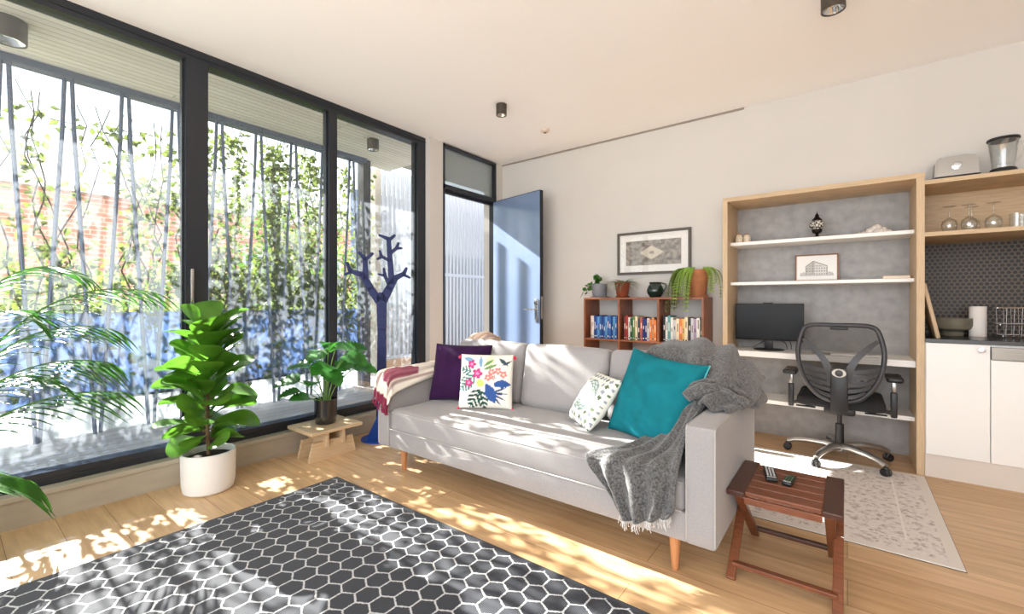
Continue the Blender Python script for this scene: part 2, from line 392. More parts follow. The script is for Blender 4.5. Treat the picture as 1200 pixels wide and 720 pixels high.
# entry door with a transom; the leaf stands open into the room
d = thing('door_1', None, None, (-3.40, 3.62, 0), kind='structure')
b = MB()
b.box((-3.42, 3.19, 0), (-3.33, 3.215, 2.79)); b.box((-3.42, 4.03, 0), (-3.33, 4.055, 2.79)); b.box((-3.42, 3.19, 2.765), (-3.33, 4.055, 2.79)); b.box((-3.42, 3.19, 2.325), (-3.33, 4.055, 2.37))
b.box((-3.42, 3.215, 2.295), (-3.39, 4.03, 2.325))
b.obj('door_frame', M_black, d, world=True, smooth=False)
MB().box((-3.385, 3.215, 2.37), (-3.377, 4.03, 2.765)).obj('glass_pane', glassmat('reflection_grey_transom_glass', (0.72, 0.75, 0.76, 1), 1.3, dif=(0.35, (0.66, 0.68, 0.68, 1))), d, world=True, smooth=False)  # soffit reflection is put into the transom glass as a grey tone
leaf_m = mat('dark_blue_door_paint', rgb(118, 138, 172), 0.22, spec=0.9, coat=0.6, var=0.05, vscale=3)
edge_m = mat('door_edge', rgb(30, 32, 38), .4)
Md = Matrix.Translation((-3.335, 4.03, 0)) @ Matrix.Rotation(rad(-11), 4, 'Z')
b = MB(); b.box((0, -0.02, 0.01), (0.775, 0.02, 2.32), 0.0, M=Md)
b.mi = 1; b.box((0.775, -0.021, 0.01), (0.782, 0.021, 2.322), M=Md); b.box((0, -0.021, 2.32), (0.775, 0.021, 2.326), M=Md)
dl = b.obj('door_leaf', [leaf_m, edge_m], d, world=True, smooth=False)
b = MB(); b.box((0.70, -0.028, 0.93), (0.75, -0.02, 1.17), 0.003, M=Md); b.tube([Md @ Vector(p) for p in ((0.725, -0.025, 1.06), (0.725, -0.07, 1.06), (0.71, -0.078, 1.06), (0.60, -0.078, 1.06))], 0.009)
b.lathe([(0, 0), (.02, 0), (.02, .012), (0, .014)], M=Md @ Matrix.Translation((0.725, -.028, 1.13)) @ Matrix.Rotation(rad(90), 4, 'X'), seg=16)
b.box((0.781, -0.012, 0.96), (0.785, 0.012, 1.2), M=Md)
b.obj('door_handle', M_metal, dl, world=True)

# kitchen joinery and desk alcove
oak = [M_oak, M_oakv]
t = thing('desk_alcove', 'pale oak alcove surround lined with grey felt around the desk', 'built-in shelving', (-0.2, 4.1, 0))
b = MB(); b.mi = 0; b.box((-0.82, 3.95, 1.965), (0.405, 4.42, 2.0)); b.mi = 1; b.box((-0.82, 3.95, 0), (-0.785, 4.42, 1.965)); b.box((0.365, 3.95, 0), (0.405, 4.42, 1.965))
b.obj('surround', oak, t, world=True, smooth=False)
MB().box((-0.785, 4.385, 0), (0.365, 4.42, 1.965)).obj('felt_back_panel', mat('grey_felt', rgb(176, 176, 176), 0.95, var=0.25, vscale=14, bump=0.4, bscale=30), t, world=True, smooth=False)
for z0, z1, nm, y in ((1.615, 1.642, 'shelf', 4.08), (1.283, 1.308, 'shelf', 4.08), (0.70, 0.745, 'desktop', 4.0), (0.325, 0.355, 'shelf', 4.06)):
    MB().box((-0.785, y, z0), (0.365, 4.385, z1), 0.002).obj(nm, M_white, t, world=True, smooth=False)
b = MB(); b.box((0.02, 4.379, 0.50), (0.12, 4.385, 0.57), .002); b.mi = 1; b.box((0.04, 4.3785, 0.52), (0.06, 4.3795, 0.55)); b.box((0.08, 4.3785, 0.52), (0.10, 4.3795, 0.55))
b.obj('power_outlet', [M_white, M_plastic], t, world=True, smooth=False)

KX = 0.405
t = thing('wall_shelf_unit', 'pale oak open shelf box above the kitchen counter', 'shelf', (1.4, 4.25, 1.57))
b = MB(); b.box((KX, 3.95, 1.918), (2.4, 4.575, 1.945)); b.box((KX, 3.95, 1.575), (2.4, 4.40, 1.602)); b.box((KX, 4.40, 1.575), (2.4, 4.42, 1.918))
b.obj('shelf_box', M_oak, t, world=True, smooth=False)
MB().box((KX, 4.42, 1.575), (2.4, 4.575, 1.602)).obj('back_cover', M_oak, t, world=True, smooth=False)
m = bpy.data.materials.new('dark_penny_mosaic'); m.use_nodes = True
cout, tc, V, Mt = hex_nodes(m, 0.030, 0.34, 0.42, rgb(16, 13, 12), rgb(94, 82, 68), 0.5, circ=True, plane='xz')
m.node_tree.links.new(cout, m.node_tree.nodes['Principled BSDF'].inputs['Base Color'])
struct('trim_3', MB().box((KX, 4.565, 0.905), (2.4, 4.575, 1.575)), m, smooth=False)
M_counter = mat('dark_counter', rgb(50, 46, 46), 0.25, spec=0.5)
tag(MB().box((KX, 3.925, 0.88), (2.4, 4.565, 0.905), .002).obj('worktop', M_counter, smooth=False), 'slim dark stone worktop along the kitchen wall', 'worktop')
M_steel = mat('brushed_steel', rgb(140, 134, 126), 0.3, metal=0.9, var=0.15, vscale=6, vstretch=(1, 1, 30))
def kit(x0, x1, label, panel):
    t = thing('kitchen_cabinet' if not panel else 'dishwasher', label, 'cabinet' if not panel else 'dishwasher', ((x0 + x1) / 2, 4.2, 0))
    MB().box((x0, 3.955, 0.15), (x1, 4.56, 0.88)).obj('body', M_white, t, world=True, smooth=False)
    MB().box((x0, 3.95, 0), (x1, 3.965, 0.15)).obj('toe_kick', mat('toe_kick_white', rgb(214, 206, 198), .5), t, world=True, smooth=False)
    dr = MB().box((x0 + .002, 3.932, 0.152), (x1 - .002, 3.954, 0.785 if panel else 0.878), .002).obj('door', M_white, t, world=True, smooth=False)
    if panel:
        b = MB(); b.box((x0 + .003, 3.93, 0.79), (x1 - .002, 3.954, 0.865), .002)
        b.obj('control_panel', M_steel, t, world=True, smooth=False)
        b = MB(); b.box((x0 + .14, 3.926, 0.795), (x1 - .06, 3.93, 0.86), .002); b.mi = 1; b.box((x0 + .16, 3.9245, 0.812), (x1 - .1, 3.926, 0.82))
        b.obj('handle_recess', [M_steel, M_plastic], t, world=True, smooth=False)
    else:
        MB().lathe([(0, 0), (.006, 0), (.006, .012), (.016, .016), (.016, .024), (0, .026)], M=Matrix.Translation((x1 - .04, 3.932, 0.845)) @ Matrix.Rotation(rad(90), 4, 'X'), seg=20).obj('knob', M_metal, dr, world=True)
kit(KX + .002, 0.70, 'white flat kitchen cupboard with small round knob beside the desk alcove', False)
kit(0.70, 1.30, 'dishwasher with a brushed steel control strip above its white door', True)
kit(1.30, 2.39, 'white kitchen cupboard to the right of the dishwasher', False)

# ceiling fittings
M_fix = mat('bronze_grey_fitting', rgb(84, 78, 70), 0.4, metal=0.6)
M_refl = mat('silver_reflector', rgb(225, 225, 225), 0.15, metal=1)
def downlight(x, y, z, r, h, label):
    t = thing('ceiling_downlight', label, 'ceiling light', (x, y, z - h), group='surface mounted cylinder downlights')
    MB().lathe([(r * .86, 0.012), (r * .9, 0), (r, 0), (r, h), (0, h)]).obj('housing', M_fix, t)
    MB().lathe([(r * .88, 0.006), (r * .6, .03), (r * .32, .045), (0, .048)]).obj('reflector', M_refl, t)
    MB().lathe([(0, 0.03), (r * .22, .03), (r * .25, .046), (0, .05)], seg=16).obj('bulb', M_white, t)
downlight(-2.31, 2.88, 2.80, 0.045, 0.09, 'small bronze cylinder downlight on the ceiling above the sofa')
downlight(-0.06, 2.90, 2.80, 0.055, 0.10, 'bronze cylinder downlight cut by the top edge near the kitchen side')
downlight(-3.97, 2.79, 2.85, 0.06, 0.11, 'grey cylinder light under the timber soffit by the porch')
downlight(-4.03, 0.26, 2.85, 0.085, 0.13, 'wide grey cylinder light under the soffit at the far left')
t = thing('smoke_detector', 'small round white smoke detector on the ceiling near the entry door', 'smoke detector', (-2.31, 3.55, 2.765))
MB().lathe([(0, .006), (.022, .006), (.028, 0.012), (.04, .014), (.042, .035), (0, .035)]).obj('body', mat('smoke_detector_cream', rgb(220, 205, 190), .5), t)
MB().lathe([(0, 0), (.014, 0), (.016, .007), (0, .008)], seg=16).obj('sensor_cap', mat('sensor_grey', rgb(120, 110, 100), .5), t)

# ================================================================== OUTSIDE
M_soff = mat('grey_board_soffit', rgb(164, 158, 148), 0.7, var=0.25, vscale=6, vstretch=(18, 1, 1))
def board_mat(name, c1, c2, cm, wd, ln, rot=0):
    m = bpy.data.materials.new(name); m.use_nodes = True; N = m.node_tree.nodes; L = m.node_tree.links; p = N['Principled BSDF']
    tc = N.new('ShaderNodeTexCoord'); mp = N.new('ShaderNodeMapping'); mp.inputs['Rotation'].default_value = (0, 0, rot); L.new(tc.outputs['Object'], mp.inputs[0])
    br = N.new('ShaderNodeTexBrick'); L.new(mp.outputs[0], br.inputs['Vector']); br.inputs['Scale'].default_value = 1; br.inputs['Mortar Size'].default_value = 0.004
    br.inputs['Brick Width'].default_value = ln; br.inputs['Row Height'].default_value = wd
    br.inputs['Color1'].default_value = c1; br.inputs['Color2'].default_value = c2; br.inputs['Mortar'].default_value = cm
    L.new(br.outputs['Color'], p.inputs['Base Color']); p.inputs['Roughness'].default_value = 0.6
    return m
struct('trim_4', MB().box((-4.78, -3, 2.85), (-3.52, 3.6, 3.0)), board_mat('soffit_boards', rgb(232, 226, 214), rgb(220, 212, 200), rgb(160, 152, 142), 0.07, 2.4, rad(90)), smooth=False)
struct('trim_5', MB().box((-4.66, -3, 2.80), (-4.56, 3.12, 2.87)), mat('screen_beam', rgb(70, 84, 108), .5), smooth=False)
struct('trim_6', MB().box((-4.78, 3.6, 2.95), (-3.52, 7.4, 3.05)), M_soff, smooth=False)
struct('trim_7', MB().box((-5.7, -3, -0.1), (-3.5, 7.4, 0.12)), board_mat('grey_decking', rgb(176, 178, 182), rgb(160, 162, 168), rgb(90, 92, 96), 0.14, 3.0, rad(90)), smooth=False)
struct('trim_8', MB().box((-30, -14, -1.3), (-5.72, 16, -1.2)), mat('garden_ground', rgb(190, 186, 172), .9, var=.2, vscale=1), smooth=False)
# frosted blue balustrade panels over a pale strip that paints in white reflections
M_blue = glassmat('frosted_blue_panel', (0.72, 0.8, 0.95, 1), 0.6, rough=0.15, dif=(0.80, rgb(104, 124, 160)))
M_pale = glassmat('pale_reflection_strip', (0.8, 0.85, 0.9, 1), 1.0, rough=0.1, dif=(0.82, rgb(215, 218, 222)))
for k, (y0, y1, who) in enumerate(((-2.2, 0.02, 'outside the window behind the palm'), (0.04, 1.5, 'outside behind the tall fiddle leaf plant'), (1.52, 3.08, 'outside behind the blue coat tree'))):
    t = thing('balustrade_panel', 'frosted blue balustrade panel with painted-in reflections as a pale foot strip, ' + who, 'balustrade', (-4.70, (y0 + y1) / 2, 0.12), group='frosted balustrade panels along the deck')
    MB().box((-4.71, y0, 0.38), (-4.69, y1, 1.06)).obj('blue_panel', M_blue, t, world=True, smooth=False)
    MB().box((-4.71, y0, 0.12), (-4.69, y1, 0.36)).obj('reflection_strip', M_pale, t, world=True, smooth=False)
    MB().box((-4.72, y0, 0.36), (-4.68, y1, 0.38)).obj('rail', M_black, t, world=True, smooth=False)
# V-shaped rods of the screen; unseen ones on the left added to shade the rug
M_rod = mat('blue_grey_rod', rgb(92, 104, 128), .45, metal=.3)
apex = [-1.35, -1.0, -0.68, -0.36, -0.04, 0.284, 0.595, 0.92, 1.25, 1.583, 1.922, 2.265, 2.605, 2.94]
vis = [a for a in apex if a > 0.2]
rods = []
for i, a in enumerate(apex):
    for s in (-1, 1):
        y1 = a + s * 0.145
        o = MB().tube([(0, a + s * .018, 2.81), (0, a + s * .03, 2.4), (0, y1, 0.13)], 0.0135, 8).obj('screen_rod', M_rod)
        o.location = (-4.60 + 0.012 * s, 0, 0)
        if a > 0.2:
            lab = 'slanted blue-grey rod, %s leg of the %s V from the left along the screen' % ('left' if s < 0 else 'right', ORD[vis.index(a)])
        else: lab = 'unseen slanted blue-grey rod added further left than the palm to shade the rug'
        tag(o, lab, 'screen rod', 'slanted rods of the planted screen' if a > .2 else 'unseen screen rods added to shade the rug')
# climbing plants on the rods: woody stem + leaves
def vine(y, seed, dens, label, top=2.7, grp='climbing vines on the rod screen'):
    R = random.Random(seed)
    t = thing('climbing_vine', label, 'vine', (-4.74, y, 0.12), group=grp)
    st = MB(); lf = MB(); tips = []
    for k in range(4):
        yy = y + R.uniform(-.12, .12); pts = [(-4.74, y, 0.121)]; z = 0.12
        while z < top:
            z += 0.16; yy += R.uniform(-.07, .07); pts.append((-4.74 + R.uniform(-.05, .05), yy, z))
        st.tube(pts, [0.009 - 0.006 * i / len(pts) for i in range(len(pts))], 5)
        tips += pts[2:]
    for k in range(int(5 * dens) + 2):
        a = Vector(R.choice(tips)); b_ = a + Vector((R.uniform(-.2, .05), R.uniform(-.3, .3), R.uniform(-.1, .3)))
        st.tube(bez(a, (a + b_) / 2 + Vector((0, R.uniform(-.1, .1), R.uniform(-.1, .1))), b_, 6), 0.003, 4); tips += [tuple(b_), tuple((a + b_) / 2)]
    st.obj('stem', M_bark, t, world=True)
    n = int(700 * dens)
    for k in range(n):
        c = Vector(R.choice(tips)) + Vector((R.gauss(0, .045), R.gauss(0, .05), R.gauss(0, .055)))
        if c.z > top + .05 or c.z < .2: continue
        ln = R.uniform(.045, .085)
        d_ = Vector((R.uniform(-.6, .6), R.uniform(-1, 1), R.uniform(-1, .5)))
        lf.leaf(c, d_, Vector((1, R.uniform(-.8, .8), R.uniform(-.3, 1))), ln, ln * .62, shape=((0, 0), (.4, .5), (1, 0)))
    low = [p for p in tips if .95 < p[2] < 1.45]
    for k in range(int(230 * max(dens, .6))):
        c = Vector(R.choice(low)) + Vector((R.gauss(0, .04), R.gauss(0, .08), R.gauss(0, .09))); ln = R.uniform(.045, .085)
        lf.leaf(c, Vector((R.uniform(-.6, .6), R.uniform(-1, 1), R.uniform(-1, .5))), Vector((1, R.uniform(-.8, .8), R.uniform(-.3, 1))), ln, ln * .62, shape=((0, 0), (.4, .5), (1, 0)))
    lf.obj('foliage', M_vine, t, world=True, smooth=False)
vy = [-1.2, -0.75, -0.3, 0.14, 0.5, 0.85, 1.2, 1.52, 1.85, 2.2, 2.52, 2.86]
dn = [.35, .5, .3, .4, .25, .6, .45, 1.2, 1.3, 1.5, 1.5, 1.2]
for i, (y, dd) in enumerate(zip(vy, dn)):  # the leftmost vines are out of view, added for their shade on the rug
    if i < 3: vine(y, 30 + i, dd, 'unseen leafy vine added further left than the palm to shade the rug', grp='unseen vines added to shade the rug')
    else: vine(y, 30 + i, dd, '%s climbing vine from the left on the rod screen outside' % ORD[i - 3].capitalize(), 2.55 if i < 7 else 2.72)
# shrubs behind the balustrade
def shrub(x, y, h, r, seed, m, label, nleaf=900, z0=-1.2):
    R = random.Random(seed); t = thing('garden_shrub', label, 'shrub', (x, y, z0), group='shrubs in the garden beyond the deck')
    st = MB()
    for k in range(6):
        a = R.uniform(0, 2 * PI); st.tube(bez((x, y, z0), (x + math.cos(a) * r * .3, y + math.sin(a) * r * .3, z0 + h * .6), (x + math.cos(a) * r * .8, y + math.sin(a) * r * .8, z0 + h * .92), 6), 0.012, 5)
    st.obj('branches', M_bark, t, world=True)
    lf = MB()
    for k in range(nleaf):
        while True:
            q = Vector((R.uniform(-1, 1), R.uniform(-1, 1), R.uniform(-1, 1)))
            if .3 < q.length < 1 + noise.noise(q * 2.5) * .5: break
        c = Vector((x + q.x * r, y + q.y * r, z0 + h * .62 + q.z * h * .42)); ln = R.uniform(.06, .12)
        lf.leaf(c, q + Vector((R.uniform(-.7, .7), R.uniform(-.7, .7), R.uniform(-.5, .8))), (R.uniform(-1, 1), R.uniform(-1, 1), 1), ln, ln * .5, shape=((0, 0), (.4, .5), (1, 0)))
    lf.obj('foliage', m, t, world=True, smooth=False)
M_shA = mat('bush_leaf_bright', rgb(150, 176, 76), .5, var=.4, vscale=5, trans=.4)
M_shB = mat('bush_leaf_mid', rgb(96, 138, 58), .5, var=.5, vscale=5, trans=.4)
for i, (x, y, h, r, mm, lab) in enumerate((
    (-5.9, 0.35, 2.75, .55, M_shA, 'bright green bush showing over the balustrade behind the palm'),
    (-5.9, 1.1, 2.5, .45, M_shA, 'lower bright bush left of the wide door mullion, beyond the balustrade'),
    (-6.0, 2.0, 2.75, .6, M_shB, 'mid green bush seen just right of the wide door mullion'),
    (-6.1, 3.2, 3.0, .7, M_shB, 'mid green bush behind the middle glass pane'),
    (-6.3, 4.4, 3.2, .8, M_shA, 'bright bush near the porch end of the planted screen'))):
    shrub(x, y, h, r, 60 + i, mm, lab)
def tree(x, y, h, cr, seed, label, m):
    R = random.Random(seed); t = thing('garden_tree', label, 'tree', (x, y, -1.2), group='trees beyond the deck')
    tr = MB(); tr.tube([(x, y, -1.2), (x + .1, y + .05, h * .3 - 1.2), (x, y, h * .6 - 1.2)], [.12, .1, .07], 8); hubs = []
    for k in range(9):
        a = R.uniform(0, 2 * PI); e = Vector((x + math.cos(a) * cr * R.uniform(.3, .8), y + math.sin(a) * cr * R.uniform(.3, .8), -1.2 + h * R.uniform(.5, .95)))
        tr.tube(bez((x, y, h * R.uniform(.3, .55) - 1.2), (x, y, e.z - .1), e, 6), [.05, .045, .04, .03, .025, .02, .012], 5); hubs.append(e)
    tr.obj('trunk', M_bark, t, world=True)
    lf = MB()
    for k in range(1500):
        c = R.choice(hubs) + Vector((R.gauss(0, cr * .26), R.gauss(0, cr * .26), R.gauss(0, cr * .22))); ln = R.uniform(.09, .16)
        lf.leaf(c, (R.uniform(-1, 1), R.uniform(-1, 1), R.uniform(-1, .5)), (R.uniform(-1, 1), R.uniform(-1, 1), 1), ln, ln * .5, shape=((0, 0), (.4, .5), (1, 0)))
    lf.obj('crown', m, t, world=True, smooth=False)
tree(-9.5, 4.6, 4.4, 1.1, 81, 'loose green tree in the garden seen through the middle pane', M_shB)
tree(-9.0, 6.6, 4.8, 1.2, 82, 'taller green tree in the garden seen beside the third pane', M_shA)
# neighbour's brick house and clipped hedge
t = thing('brick_house', 'red brick neighbouring house beyond the planted screen', 'house', (-15, 4, -1.2))
def brick_mat():
    m = bpy.data.materials.new('red_brick'); m.use_nodes = True; N = m.node_tree.nodes; L = m.node_tree.links; p = N['Principled BSDF']
    tc = N.new('ShaderNodeTexCoord'); sp = N.new('ShaderNodeSeparateXYZ'); cb = N.new('ShaderNodeCombineXYZ'); L.new(tc.outputs['Object'], sp.inputs[0]); L.new(sp.outputs[1], cb.inputs[0]); L.new(sp.outputs[2], cb.inputs[1])
    br = N.new('ShaderNodeTexBrick'); L.new(cb.outputs[0], br.inputs['Vector']); br.inputs['Scale'].default_value = 1; br.inputs['Brick Width'].default_value = .5; br.inputs['Row Height'].default_value = .11; br.inputs['Mortar Size'].default_value = .012
    br.inputs['Color1'].default_value = rgb(222, 160, 140); br.inputs['Color2'].default_value = rgb(206, 138, 116); br.inputs['Mortar'].default_value = rgb(236, 206, 188)  # brick lightened so the bright outdoor haze sits in its colour
    L.new(br.outputs['Color'], p.inputs['Base Color']); p.inputs['Roughness'].default_value = .9
    return m
b = MB(); b.box((-18, 0.2, -1.2), (-14.5, 9.5, 3.7)); b.obj('wall', brick_mat(), t, world=True, smooth=False)
b = MB(); b.prism([(-0.3, 0), (3.8, 0), (1.75, 1.1)], 9.9, M=Matrix.Translation((-18, 4.85, 3.7)) @ Matrix.Rotation(rad(90), 4, 'X')); b.obj('roof', mat('pale_roof_tile', rgb(190, 180, 172), .8, var=.3), t, world=True, smooth=False)
for y in (5.6, 7.6):
    f = MB().box((-14.52, y, 1.0), (-14.44, y + 1.2, 2.6)).obj('window', M_white, t, world=True, smooth=False)
    MB().box((-14.45, y + .08, 1.08), (-14.42, y + 1.12, 2.52)).obj('pane', mat('far_glass', rgb(110, 120, 130), .1), f, world=True, smooth=False)
b = MB(); R = random.Random(5)
for k in range(2600):
    f_ = R.choice((0, 1)); c = Vector((-11.3 + R.uniform(-.4, .4), R.uniform(-1, 10), 0.9 + R.uniform(-.05, .1))) if f_ else Vector((-10.9 + R.uniform(-.06, .06), R.uniform(-1, 10), R.uniform(-1.1, .95)))
    b.leaf(c, (R.uniform(-1, 1), R.uniform(-1, 1), R.uniform(-.3, 1)), (1, R.uniform(-1, 1), R.uniform(0, 1)), .2, .12, shape=((0, 0), (.4, .5), (1, 0)))
t = thing('clipped_hedge', 'yellow-green clipped hedge in front of the brick house', 'hedge', (-11.3, 4.5, -1.2))
b.obj('leaves', mat('yellow_green_hedge', rgb(206, 204, 110), .6, var=.3, trans=.3), t, world=True, smooth=False)
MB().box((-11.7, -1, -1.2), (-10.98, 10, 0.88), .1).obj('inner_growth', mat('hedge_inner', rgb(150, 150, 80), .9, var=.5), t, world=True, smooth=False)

# porch end: dark post, return wall, slatted screen
struct('trim_9', MB().box((-4.72, 3.10, 0.12), (-4.60, 3.20, 2.95)), M_black, smooth=False)
struct('trim_10', MB().box((-5.3, 3.62, 0.12), (-5.1, 3.71, 2.95)), mat('porch_wall', rgb(176, 168, 160), .8), smooth=False)
t = thing('slatted_screen', 'tall white vertical slat screen beyond the porch and entry door', 'screen', (-5.2, 5.5, 0.12))
MB().box((-5.26, 3.71, 0.12), (-5.14, 7.4, 0.32)).obj('base_wall', mat('porch_plinth', rgb(196, 160, 128), .7), t, world=True, smooth=False)
M_slat = mat('white_slat', rgb(186, 190, 200), .5)
for k in range(45):
    y = 3.74 + k * .08
    MB().box((-5.225, y, 0.32), (-5.175, y + .038, 3.02)).obj('slat', M_slat, t, world=True, smooth=False)
for z in (0.32, 1.55): MB().box((-5.175, 3.71, z), (-5.165, 7.4, z + .05)).obj('cross_rail', M_slat, t, world=True, smooth=False)
struct('wall_porch', MB().box((-5.7, 7.4, -0.1), (-3.5, 7.5, 3.0)), mat('porch_wall2', rgb(190, 190, 192), .8), smooth=False)
tag(MB().box((-5.75, 3.9, 0.12), (-5.68, 5.1, 1.05)).obj('timber_gate', mat('orange_timber', rgb(226, 158, 104), .6, var=.2, vstretch=(8, 8, 1)), smooth=False), 'orange-brown timber boards low behind the slat screen', 'fence')
struct('wall_neighbour', MB().box((-7.7, 4.9, -1.2), (-7.5, 12, 3.3)), mat('pale_blue_render', rgb(96, 112, 146), .8), smooth=False)
# ================================================================== FURNITURE
def softbox(mb, lo, hi, r, n=10, puff=(0, 0, 0), wr=0.0, seed=0, M=None):
    """rounded, slightly crowned block of upholstery"""
    t = bmesh.new(); bmesh.ops.create_cube(t, size=2); bmesh.ops.subdivide_edges(t, edges=t.edges[:], cuts=n, use_grid_fill=True)
    lo = Vector(lo); hi = Vector(hi); c = (lo + hi) / 2; h = (hi - lo) / 2
    for v in t.verts:
        q0 = v.co.copy(); q0 = Vector([math.sin(a * PI / 2) if abs(a) < 1 else a for a in q0])
        p = Vector((q0.x * h.x, q0.y * h.y, q0.z * h.z))
        k = Vector([max(-(h[i] - r), min(h[i] - r, p[i])) for i in range(3)]); d = p - k
        if d.length > 1e-9: p = k + d.normalized() * min(r, d.length if d.length < r else r)
        for i in range(3):
            a, b = (i + 1) % 3, (i + 2) % 3
            p[i] += puff[i] * q0[i] * (1 - q0[a] ** 2) * (1 - q0[b] ** 2)
        if wr: p += Vector((0, 0, 1)) * noise.noise(Vector((p.x * 4 + seed, p.y * 9, p.z * 9))) * wr
        v.co = p + c
    return mb._merge(t, M)

# --- sofa
SX0, SX1, SY0, SY1 = -2.565, -0.405, 1.84, 2.75
sofa = thing('sofa', 'light grey three-seat sofa with piped arms and tapered wooden legs', 'sofa', (-1.485, 2.3, 0))
MB().box((SX0 + .11, SY0 + .012, .165), (SX1 - .11, SY1 - .1, .285), .008).obj('base', M_sofa, sofa, world=True)
for x0 in (SX0, SX1 - .12):
    a = softbox(MB(), (x0, SY0, .165), (x0 + .12, SY1, .65), .018, 8).obj('armrest', M_sofa, sofa, world=True)
    p = MB(); e = .012
    for xx in (x0 + .006, x0 + .114): p.tube([(xx, SY0 + .004, .18), (xx, SY0 + .004, .635), (xx, SY0 + .014, .645), (xx, SY1 - .014, .645), (xx, SY1 - .004, .63)], .0035, 6)
    p.obj('piping', M_pipe, a, world=True)
softbox(MB(), (SX0 + .1, SY1 - .13, .165), (SX1 - .1, SY1, .775), .03, 8).obj('back_frame', M_sofa, sofa, world=True)
sc_ = MB(); softbox(sc_, (SX0 + .122, SY0 + .003, .275), (SX1 - .122, SY1 - .14, .425), .035, 22, puff=(0, .004, .012), wr=.006)
for v in sc_.bm.verts:   # the stitched middle seam dents the cushion
    k = math.exp(-((v.co.x + 1.31) / .012) ** 2); v.co.z -= .006 * k * (1 if v.co.z > .35 else 0)
scu = sc_.obj('seat_cushion', M_sofa, sofa, world=True)
p = MB(); p.tube([(SX0 + .13, SY0 + .002, .292), (SX1 - .13, SY0 + .002, .292)], .0035, 6); p.tube([(SX0 + .13, SY0 + .006, .408), (SX1 - .13, SY0 + .006, .408)], .003, 6)

p.obj('piping', M_pipe, scu, world=True)
wdt = (SX1 - SX0 - .24) / 3
for k in range(3):
    x0 = SX0 + .12 + k * wdt
    Mx = Matrix.Translation((x0 + wdt / 2, 2.50, .425)) @ Matrix.Rotation(rad(-11), 4, 'X')
    softbox(MB(), (-wdt / 2 + .004, -.075, 0), (wdt / 2 - .004, .075, .425), .04, 12, puff=(0, .028, .01), wr=.006, seed=k * 7, M=Mx).obj('back_cushion', M_sofa, sofa, world=True)
M_leg = mat('beech_leg', rgb(190, 134, 92), .4, var=.2, vstretch=(8, 8, 1))
for x, y in ((-.588, 1.924), (-2.40, 1.934), (-.588, 2.66), (-2.40, 2.66)):
    MB().lathe([(0, 0), (.013, 0), (.015, .006), (.026, .166), (0, .166)], (x, y, 0), 20).obj('leg', M_leg, sofa, world=True)

# --- cushions on the sofa
def place(mb, name, m, label, c, right, up, loose=0.0, **k):
    t = thing(name, label, 'cushion', c); M = frame_m(c, right, up); bmesh.ops.transform(mb.bm, matrix=M, verts=mb.bm.verts)
    return t, M, mb.obj('cover', m, t, world=True, sub=k.get('sub', 1))
M_purple = mat('purple_velvet', rgb(54, 20, 66), .8, var=.35, vscale=8, spec=.15, sheen=.06)
t, M, o = place(pillow(.45, .42, .17, seed=3, wr=.007), 'cushion', M_purple, 'dark purple velvet cushion in the left corner of the sofa', (-2.235, 2.315, .63), (.93, .34, -.0), (-.05, .3, 1))
# printed covers: motif colours are stored per vertex of a fine grid
def disc(u, v, cx, cy, r): return (u - cx) ** 2 + (v - cy) ** 2 < r * r
def flower(u, v, cx, cy, r, n=5, ph=0):
    a = math.atan2(v - cy, u - cx); d = math.hypot(u - cx, v - cy); return d < r * (.62 + .38 * abs(math.cos(n * a / 2 + ph)))
def frond(u, v, x0, y0, x1, y1, wd, nb):
    dx, dy = x1 - x0, y1 - y0; L = math.hypot(dx, dy); s = ((u - x0) * dx + (v - y0) * dy) / L / L; w_ = ((u - x0) * dy - (v - y0) * dx) / L
    if s < 0 or s > 1: return False
    return abs(w_) < wd * math.sin(PI * min(1, s * 1.0)) ** .6 and (math.sin((s * L - abs(w_) * .8) * nb) > -.25 or abs(w_) < .006)
def lens(u, v, x0, y0, x1, y1, wd):
    dx, dy = x1 - x0, y1 - y0; L = math.hypot(dx, dy); s = ((u - x0) * dx + (v - y0) * dy) / L / L; w_ = ((u - x0) * dy - (v - y0) * dx) / L
    return 0 < s < 1 and abs(w_) < wd * math.sin(PI * s)
